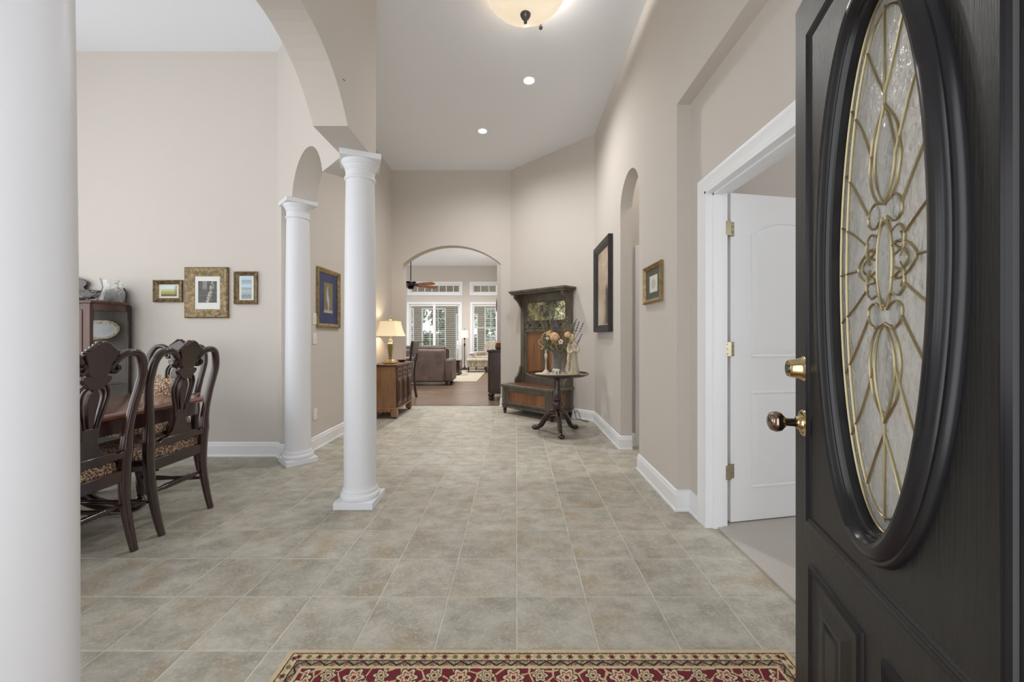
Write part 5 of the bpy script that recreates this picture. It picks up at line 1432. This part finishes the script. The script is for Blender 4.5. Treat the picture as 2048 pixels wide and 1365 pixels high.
h = WIN['tr1']; window('window_2', 'wide transom window above the sliding door', h, [h[0] + (h[1] - h[0]) * i / 7 for i in range(1, 7)], [], False, False)
h = WIN['tr2']; window('window_3', 'short transom window above the tall window', h, [h[0] + (h[1] - h[0]) * i / 3 for i in range(1, 3)], [], False, False)
x0, x1, z0, z1 = WIN['slider']
t = thing('door_3', 'white sliding glass door with blinds in the living room', 'door'); t['kind'] = 'structure'
mb = MB(); mb.box(x0 - 0.085, x0, YB - 0.022, YB - 0.001, 0, z1 + 0.085); mb.box(x1, x1 + 0.085, YB - 0.022, YB - 0.001, 0, z1 + 0.085); mb.box(x0 - 0.085, x1 + 0.085, YB - 0.03, YB - 0.001, z1, z1 + 0.085)
mb.build('casing', WH, t)
xm = (x0 + x1) / 2
MB().box(xm - 0.045, xm + 0.045, YB - 0.045, YB - 0.03, 0.01, z1).build('mullion', WH, t)
for a, b in ((x0, xm + 0.03), (xm - 0.03, x1)):
    MB().rectframe(a, b, 0.01, z1, [(0, -YB - 0.03), (0, -YB - 0.11), (0.07, -YB - 0.11), (0.07, -YB - 0.03)]).build('sash', WH, t)
    MB().box(a + 0.06, b - 0.06, YB + 0.09, YB + 0.094, 0.08, z1 - 0.07).build('pane', M['glass'], t)
    blind(t, a + 0.05, b - 0.05, 0.06, z1 - 0.02, YB + 0.0)

# ================================================================== SUNROOM AND GARDEN BEYOND THE WINDOWS
struct(MB().box(-9, 3, 14.95, 40, -0.3, -0.02).build('ground_back', mk('lawn', rgb(104, 116, 76), rgb(84, 96, 60), scale=3, rough=0.95)), 'lawn behind the house', 'lawn')
struct(MB().box(-9, 3, 14.95, 18.0, -0.019, 0.0).build('floor_sunroom', M['concrete']), 'pale sunroom floor behind the living room windows', 'floor')
mb = MB()
SX = [-6.0, -4.35, -3.3, -2.1, -1.15, 0.2]
wall_holes(mb, -7.5, 1.2, 0, 3.8, 18.0, 18.12, [(-5.9, -4.65, 0.6, 2.45), (-4.3, -3.2, 0.6, 2.45), (-2.75, -1.75, 0.1, 2.2), (-1.45, -0.6, 0.6, 2.45), (-0.3, 1.0, 0.6, 2.45)])
struct(mb.build('wall_sunroom', M['taupe']), 'taupe sunroom wall with tall openings', 'wall')
for i, (a, b, c, d_) in enumerate([(-5.9, -4.65, 0.6, 2.45), (-4.3, -3.2, 0.6, 2.45), (-2.75, -1.75, 0.1, 2.2), (-1.45, -0.6, 0.6, 2.45), (-0.3, 1.0, 0.6, 2.45)]):
    t = thing('window_%d' % (4 + i), 'sunroom window with white grid seen through the living room blinds, number %d from the left' % (i + 1), 'window'); t['kind'] = 'structure'
    MB().rectframe(a, b, c, d_, [(0, -17.98), (0, -18.06), (0.05, -18.06), (0.05, -17.98)]).build('sash_frame', WH, t)
    for q in (1, 2): MB().box(a + (b - a) * q / 3 - 0.012, a + (b - a) * q / 3 + 0.012, 18.02, 18.05, c, d_).build('muntin', WH, t)
    for q in (1, 2, 3): MB().box(a, b, 18.02, 18.05, c + (d_ - c) * q / 4 - 0.012, c + (d_ - c) * q / 4 + 0.012).build('muntin', WH, t)
# trees
def hedge(x0, x1, y, h, label):
    t = thing('hedge', label, 'hedge', ((x0 + x1) / 2, y, -0.02), 0, 'clipped hedges behind the sunroom')
    rr = random.Random(int(x0 * 10)); w = (x1 - x0) / 2
    MB().box(-w * 0.9, w * 0.9, -0.2, 0.2, 0, h * 0.9).build('branches', lf, t)
    mb = MB()
    for k_ in range(1400):
        p = Vector((rr.uniform(-w, w), rr.uniform(-0.4, 0.0), rr.uniform(0.02, h))); s_ = rr.uniform(0.04, 0.1)
        n_ = Vector((rr.uniform(-1, 1), rr.uniform(-1, 0), rr.uniform(-0.3, 1))).normalized(); t1 = n_.orthogonal().normalized() * s_; t2 = n_.cross(t1).normalized() * s_ * 0.6
        mb.add([p - t1, p - t2, p + t1, p + t2], [(0, 1, 2, 3)])
    o = mb.build('foliage', lf, t); o['kind'] = 'stuff'
lf = mk('garden_foliage', rgb(186, 198, 180), rgb(120, 136, 112), scale=6, detail=6, rough=0.9, rnd=0.2)
def tree(x, y, h, r, label):
    t = thing('tree', label, 'tree', (x, y, -0.02), 0, 'garden trees behind the sunroom')
    MB().tube([(0, 0, 0), (0.05, 0, h * 0.4), (0, 0.05, h * 0.75)], [0.16, 0.12, 0.06], n=8).build('trunk', M['oakdark'], t, smooth=60)
    mb = MB(); rr = random.Random(int(x * 100))
    for k_ in range(1500):
        a = rr.uniform(0, 2 * PI); u = rr.uniform(-1, 1); q = rr.uniform(0.55, 1.0) * r
        p = Vector((q * math.cos(a) * math.sqrt(1 - u * u), q * math.sin(a) * math.sqrt(1 - u * u), h * 0.62 + u * h * 0.42 * q / r))
        s_ = rr.uniform(0.08, 0.2); n_ = Vector((rr.uniform(-1, 1), rr.uniform(-1, 1), rr.uniform(-1, 1))).normalized(); t1 = n_.orthogonal().normalized() * s_; t2 = n_.cross(t1).normalized() * s_ * 0.6
        mb.add([p - t1, p - t2, p + t1, p + t2], [(0, 1, 2, 3)])
    o = mb.build('foliage', lf, t); o['kind'] = 'stuff'
hedge(-6.4, -3.1, 19.6, 1.5, 'clipped hedge behind the left sunroom windows')
hedge(-2.9, 0.8, 19.6, 1.3, 'clipped hedge behind the right sunroom windows')
for x, y, h_, r, lb in ((-6.3, 21.5, 5.0, 1.5, 'leafy garden tree behind the left sunroom windows'), (-3.6, 22, 4.4, 1.3, 'leafy garden tree behind the middle of the sliding door'), (-0.7, 22, 4.6, 1.45, 'leafy garden tree behind the tall window'), (-2.0, 26, 6.0, 2.2, 'taller garden tree farther back in the lawn')):
    tree(x, y, h_, r, lb)

# ================================================================== LIVING ROOM FURNITURE
LE = M['leather']
t = thing('sofa', 'brown leather sofa seen from behind in the living room', 'sofa', (-2.7, 9.75, 0))
MB().box(-1.0, 1.0, -0.40, -0.17, 0.08, 0.86).build('back', LE, t, bevel=0.05, seg=4)
MB().box(-1.0, 1.0, -0.3, 0.38, 0.08, 0.3).build('seat_base', LE, t, bevel=0.02)
for s in (-1, 1): MB().box(*sorted((s * 0.98, s * 1.17)), -0.36, 0.40, 0.08, 0.63).build('arm', LE, t, bevel=0.06, seg=4)
for i in range(3):
    x = -0.66 + i * 0.66
    MB().box(x - 0.32, x + 0.32, -0.12, 0.39, 0.3, 0.47).build('seat_cushion', LE, t, bevel=0.05, seg=4)
    MB().box(x - 0.33, x + 0.33, -0.24, -0.02, 0.44, 0.95).build('back_cushion', LE, t, bevel=0.08, seg=4)
for x in (-1.05, 1.05):
    for y in (-0.32, 0.34): MB().box(x - 0.04, x + 0.04, y - 0.04, y + 0.04, 0, 0.09).build('leg', M['mahog'], t)

t = thing('bar_stool', 'dark leather bar stool half hidden behind the far arch', 'stool', (-2.13, 7.42, 0), 0)
MB().box(-0.23, 0.2, -0.22, 0.22, 0.70, 0.775).build('seat', M['leatherdark'], t, bevel=0.03, seg=3)
MB().prism([(-0.21, 0.82), (0.21, 0.84), (0.215, 1.08), (-0.21, 1.1)], 0.2, 0.245, lambda u, v, w: (w + (v - 0.8) * 0.06 - 0.43, u, v)).build('backrest', M['leatherdark'], t, bevel=0.015)
for s in (-1, 1):
    MB().tube(spline([(0.21, s * 0.2, 0.0), (0.18, s * 0.19, 0.2), (0.165, s * 0.19, 0.45), (0.185, s * 0.2, 0.68), (0.2, s * 0.21, 0.74), (0.215, s * 0.215, 0.9), (0.24, s * 0.215, 1.08)], 4), 0.024, 0.028, ref=(0, 1, 0), n=8).build('leg', M['mahog'], t, smooth=60)
    MB().tube(spline([(-0.21, s * 0.2, 0.0), (-0.19, s * 0.19, 0.35), (-0.2, s * 0.2, 0.7)], 4), 0.022, n=8).build('leg', M['mahog'], t, smooth=60)
    MB().tube([(-0.2, s * 0.195, 0.25), (0.19, s * 0.195, 0.25)], 0.012, n=6).build('stretcher', M['mahog'], t, smooth=60)
bt = MB().prism([(-0.2, 0.84), (0.2, 0.84), (0.2, 1.08), (-0.2, 1.08)], 0.0, 0.03, lambda u, v, w: (w + 0.2 + (v - 0.8) * 0.12, u, v)).build('back_pad', M['leatherdark'], t, bevel=0.01)

# area rug
o = MB().box(-4.3, -1.02, 10.18, 13.6, 0.0005, 0.012).build('area_rug', M['rugbeige'], bevel=0.004); tag(o, 'pale beige area rug on the living room plank floor', 'rug')
# trunk table
t = thing('drum_table', 'dark wood drawer table at the end of the sofa', 'table', (-1.86, 12.05, 0.0125))
MB().box(-0.17, 0.17, -0.25, 0.25, 0.06, 0.42).build('body', M['mahog'], t, bevel=0.02)
MB().box(-0.19, 0.19, -0.27, 0.27, 0.42, 0.45).build('top', M['mahog'], t, bevel=0.008)
for z in (0.1, 0.26):
    d_ = MB().box(-0.14, 0.14, -0.262, -0.248, z, z + 0.13).build('drawer', M['mahog'], t, bevel=0.003)
    MB().ball((0, -0.268, z + 0.065), 0.012, n=8, m=6).build('knob', M['bronze'], d_, smooth=60)
for sx in (-1, 1):
    for sy in (-1, 1): MB().ball((sx * 0.14, sy * 0.21, 0.032), 0.035, 0.035, 0.032, n=10).build('foot', M['mahog'], t, smooth=60)
# floor lamp
t = thing('floor_lamp', 'slim bronze floor lamp with white drum shade between the windows', 'lamp', (-1.855, 14.2, 0))
MB().lathe([(0.15, 0), (0.15, 0.015), (0.1, 0.035), (0.04, 0.06), (0.022, 0.1)], n=24).build('base', M['bronze'], t, smooth=50)
MB().lathe([(0.018, 0.06), (0.022, 0.1), (0.014, 0.14), (0.012, 0.8), (0.03, 0.86), (0.03, 0.9), (0.012, 0.94), (0.012, 1.05), (0.04, 1.1), (0.02, 1.13), (0.008, 1.2)], n=16).build('pole', M['bronze'], t, smooth=50)
MB().lathe([(0.145, 1.12), (0.125, 1.385), (0.122, 1.385), (0.142, 1.12)], n=28).build('lamp_shade', mk('white_lamp_shade', rgb(240, 236, 226), rough=0.8, emit=rgb(255, 240, 215), estr=0.1), t, smooth=60)
MB().tube([(0, 0, 1.2), (0, 0, 1.44)], [0.004, 0.004], n=6).build('harp', M['bronze'], t); MB().ball((0, 0, 1.445), 0.014, n=8, m=6).build('finial', M['bronze'], t, smooth=60)
# ottoman and armchair
def skirted_leg(t, x, y, h): MB().lathe([(0.015, 0), (0.022, 0.04), (0.028, h)], (x, y, 0), n=10).build('leg', M['mahog'], t, smooth=60)
t = thing('ottoman', 'striped cream ottoman in front of the striped armchair', 'ottoman', (-1.28, 12.98, 0.0125), 0.15)
MB().box(-0.34, 0.34, -0.25, 0.25, 0.17, 0.36).build('body', M['stripe'], t, bevel=0.04, seg=3)
MB().box(-0.355, 0.355, -0.265, 0.265, 0.33, 0.44).build('cushion', M['stripe'], t, bevel=0.05, seg=4)
for sx in (-1, 1):
    for sy in (-1, 1): skirted_leg(t, sx * 0.29, sy * 0.2, 0.18)
t = thing('armchair', 'striped cream armchair under the tall window', 'armchair', (-0.98, 13.85, 0), -0.5)
MB().box(-0.36, 0.36, -0.36, 0.32, 0.16, 0.36).build('seat_base', M['stripe'], t, bevel=0.03, seg=3)
MB().box(-0.3, 0.3, -0.38, 0.2, 0.36, 0.5).build('seat_cushion', M['stripe'], t, bevel=0.05, seg=4)
MB().prism([(-0.33, 0.3), (0.33, 0.3), (0.35, 0.8), (0.3, 0.97), (0.15, 1.03), (-0.15, 1.03), (-0.3, 0.97), (-0.35, 0.8)], 0.18, 0.34, lambda u, v, w: (u, w + (v - 0.3) * 0.12, v)).build('backrest', M['stripe'], t, bevel=0.04, seg=3)
for s in (-1, 1):
    MB().box(*sorted((s * 0.29, s * 0.42)), -0.33, 0.28, 0.16, 0.63).build('arm', M['stripe'], t, bevel=0.05, seg=4)
    for y in (-0.29, 0.26): skirted_leg(t, s * 0.32, y, 0.17)
# plant on a console behind the sofa
t = thing('console_table', 'dark console table in front of the sliding door', 'table', (-2.75, 13.2, 0.0125))
MB().box(-0.5, 0.5, -0.17, 0.17, 0.72, 0.75).build('top', M['mahog'], t, bevel=0.004)
for sx in (-1, 1):
    for sy in (-1, 1): MB().box(sx * 0.46 - 0.02, sx * 0.46 + 0.02, sy * 0.14 - 0.02, sy * 0.14 + 0.02, 0, 0.72).build('leg', M['mahog'], t)
t = thing('bonsai', 'small dark bonsai in a shallow tray before the sliding door', 'plant', (-3.05, 13.2, 0.763))
MB().prism(rrect(0.16, 0.09, 0.03), 0, 0.06).build('tray', M['bronze'], t, bevel=0.006)
MB().tube(spline([(0, 0, 0.05), (0.02, 0, 0.13), (-0.02, 0, 0.2), (0.02, 0, 0.26)], 5), 0.014, n=6).build('trunk', M['mahog'], t, smooth=60)
mb = MB()
for cx, cz in ((0.0, 0.3), (-0.09, 0.22), (0.1, 0.22), (0.05, 0.3), (0.12, 0.08), (-0.1, 0.09)):
    for k_ in range(26):
        p = Vector((cx + random.gauss(0, 0.035), random.gauss(0, 0.03), cz + random.gauss(0, 0.014))); a = random.uniform(0, PI); d = Vector((math.cos(a), 0.3, math.sin(a) * 0.5)) * 0.018
        mb.add([p - d, p + Vector((0, 0, 0.008)), p + d, p - Vector((0, 0, 0.008))], [(0, 1, 2, 3)])
o = mb.build('foliage', mk('bonsai_leaf', rgb(62, 78, 46), rough=0.8), t); o['kind'] = 'stuff'
# dresser behind the right side of the arch
t = thing('dresser', 'dark carved dresser just beyond the right side of the far arch', 'dresser', (-0.2, 7.5, 0))
MB().box(-0.3, 0.4, -0.29, 0.25, 0.12, 0.885).build('carcass', M['mahog'], t, bevel=0.006)
MB().box(-0.335, 0.43, -0.32, 0.28, 0.885, 0.925).build('top', M['mahog'], t, bevel=0.01)
MB().box(-0.32, 0.42, -0.305, 0.26, 0.15, 0.2).build('base_moulding', M['mahog'], t, bevel=0.012)
MB().box(-0.318, -0.29, -0.3, -0.26, 0.2, 0.885).build('corner_post', M['mahog'], t, bevel=0.008)
for x in (-0.27, 0.37):
    for y in (-0.25, 0.21):
        mb = MB(); mb.ball((x, y, 0.035), 0.05, 0.05, 0.035, n=12); mb.ball((x, y, 0.1), 0.055, 0.055, 0.05, n=12); mb.build('carved_foot', M['mahog'], t, smooth=60)
for i in range(4): 
    d_ = MB().box(-0.308, -0.298, -0.25, 0.21, 0.22 + i * 0.165, 0.37 + i * 0.165).build('drawer', M['mahog'], t, bevel=0.002)
    MB().ball((-0.315, -0.02, 0.295 + i * 0.165), 0.012, n=8, m=6).build('knob', M['bronze'], d_, smooth=60)
o = MB().lathe([(0.05, 0), (0.065, 0.03), (0.07, 0.07), (0.055, 0.1), (0.06, 0.12), (0.055, 0.12), (0.048, 0.1), (0.0, 0.02)], n=20).build('clay_pot', mk('brown_glaze', rgb(110, 66, 46), rough=0.3), smooth=60)
o.location = (-0.33, 7.36, 0.9255); tag(o, 'small brown clay pot on the dark dresser', 'pot')
o = MB().lathe([(0.0, 0.0), (0.16, 0.0), (0.17, -0.03), (0.14, -0.05), (0.0, -0.03)], n=28, axis='X').build('wall_clock', M['bronze'], smooth=40)
o.location = (-0.421, 9.3, 1.9); tag(o, 'dark round wall clock at the right edge of the far arch', 'clock')
# ceiling fan
t = thing('ceiling_fan', 'dark bronze ceiling fan with wood blades in the living room', 'fan', (-2.53, 9.5, 2.40))
MB().lathe([(0.0, -0.1), (0.05, -0.1), (0.08, -0.07), (0.06, -0.04), (0.12, -0.03), (0.135, 0.02), (0.12, 0.045), (0.135, 0.055), (0.13, 0.075), (0.03, 0.09)], n=28).build('motor', M['bronze'], t, smooth=40)
MB().lathe([(0.012, 0.08), (0.012, 1.33)], n=12).build('downrod', M['bronze'], t, smooth=40)
MB().lathe([(0.02, 1.3), (0.06, 1.36), (0.07, 1.4)], n=20).build('ceiling_canopy', M['bronze'], t, smooth=40)
fw = mk('fan_blade_wood', rgb(176, 116, 84), rgb(140, 88, 62), scale=10, stretch=(1, 0.1, 1), rough=0.4)
for k_ in range(5):
    a = math.radians(-28 + 72 * k_); M4 = Matrix.Rotation(a, 4, 'Z') @ Matrix.Rotation(math.radians(-19), 4, 'X')
    out = [(0.18, -0.045), (0.3, -0.065), (0.62, -0.075), (0.7, -0.06), (0.73, 0), (0.7, 0.06), (0.62, 0.075), (0.3, 0.065), (0.18, 0.045)]
    b_ = MB().prism(out, -0.005, 0.005, lambda u, v, w, M4=M4: tuple(M4 @ Vector((u, v, w)))).build('blade', fw, t)
    MB().prism([(0.08, -0.02), (0.2, -0.03), (0.24, 0), (0.2, 0.03), (0.08, 0.02)], -0.012, -0.004, lambda u, v, w, M4=M4: tuple(M4 @ Vector((u, v, w)))).build('blade_iron', M['bronze'], b_)
# kitchen cabinet glimpsed through the left passage
t = thing('kitchen_cabinet', 'dark kitchen base cabinet glimpsed between the columns', 'cabinet', (-3.2, 6.4, 0))
MB().box(-0.9, 0.9, -0.3, 0.3, 0.1, 0.87).build('carcass', M['walnut_d'], t)
MB().box(-0.88, 0.88, -0.25, 0.3, 0, 0.1).build('toe_kick', M['darkgap'], t)
MB().box(-0.93, 0.93, -0.33, 0.32, 0.87, 0.91).build('worktop', mk('pale_stone', rgb(214, 208, 198), rgb(190, 182, 172), scale=30, rough=0.3), t, bevel=0.004)
for i in range(4):
    d_ = MB().box(-0.88 + i * 0.44, -0.46 + i * 0.44, -0.318, -0.3, 0.14, 0.84).build('door', M['walnut_d'], t, bevel=0.006)
    MB().box(-0.52 + i * 0.44, -0.50 + i * 0.44, -0.335, -0.318, 0.6, 0.72).build('handle', M['nickel'], d_)
# unseen living room downlights, added to brighten the far room
for x, y, lb in ((-1.6, 8.2, 'unseen light added in the living room ceiling just past the arch'), (-3.2, 12.2, 'unseen light added in the living room ceiling over the sofa rug'), (-1.2, 12.2, 'unseen light added in the living room ceiling by the armchair')):
    downlight((x, y, 3.80), lb, 290)
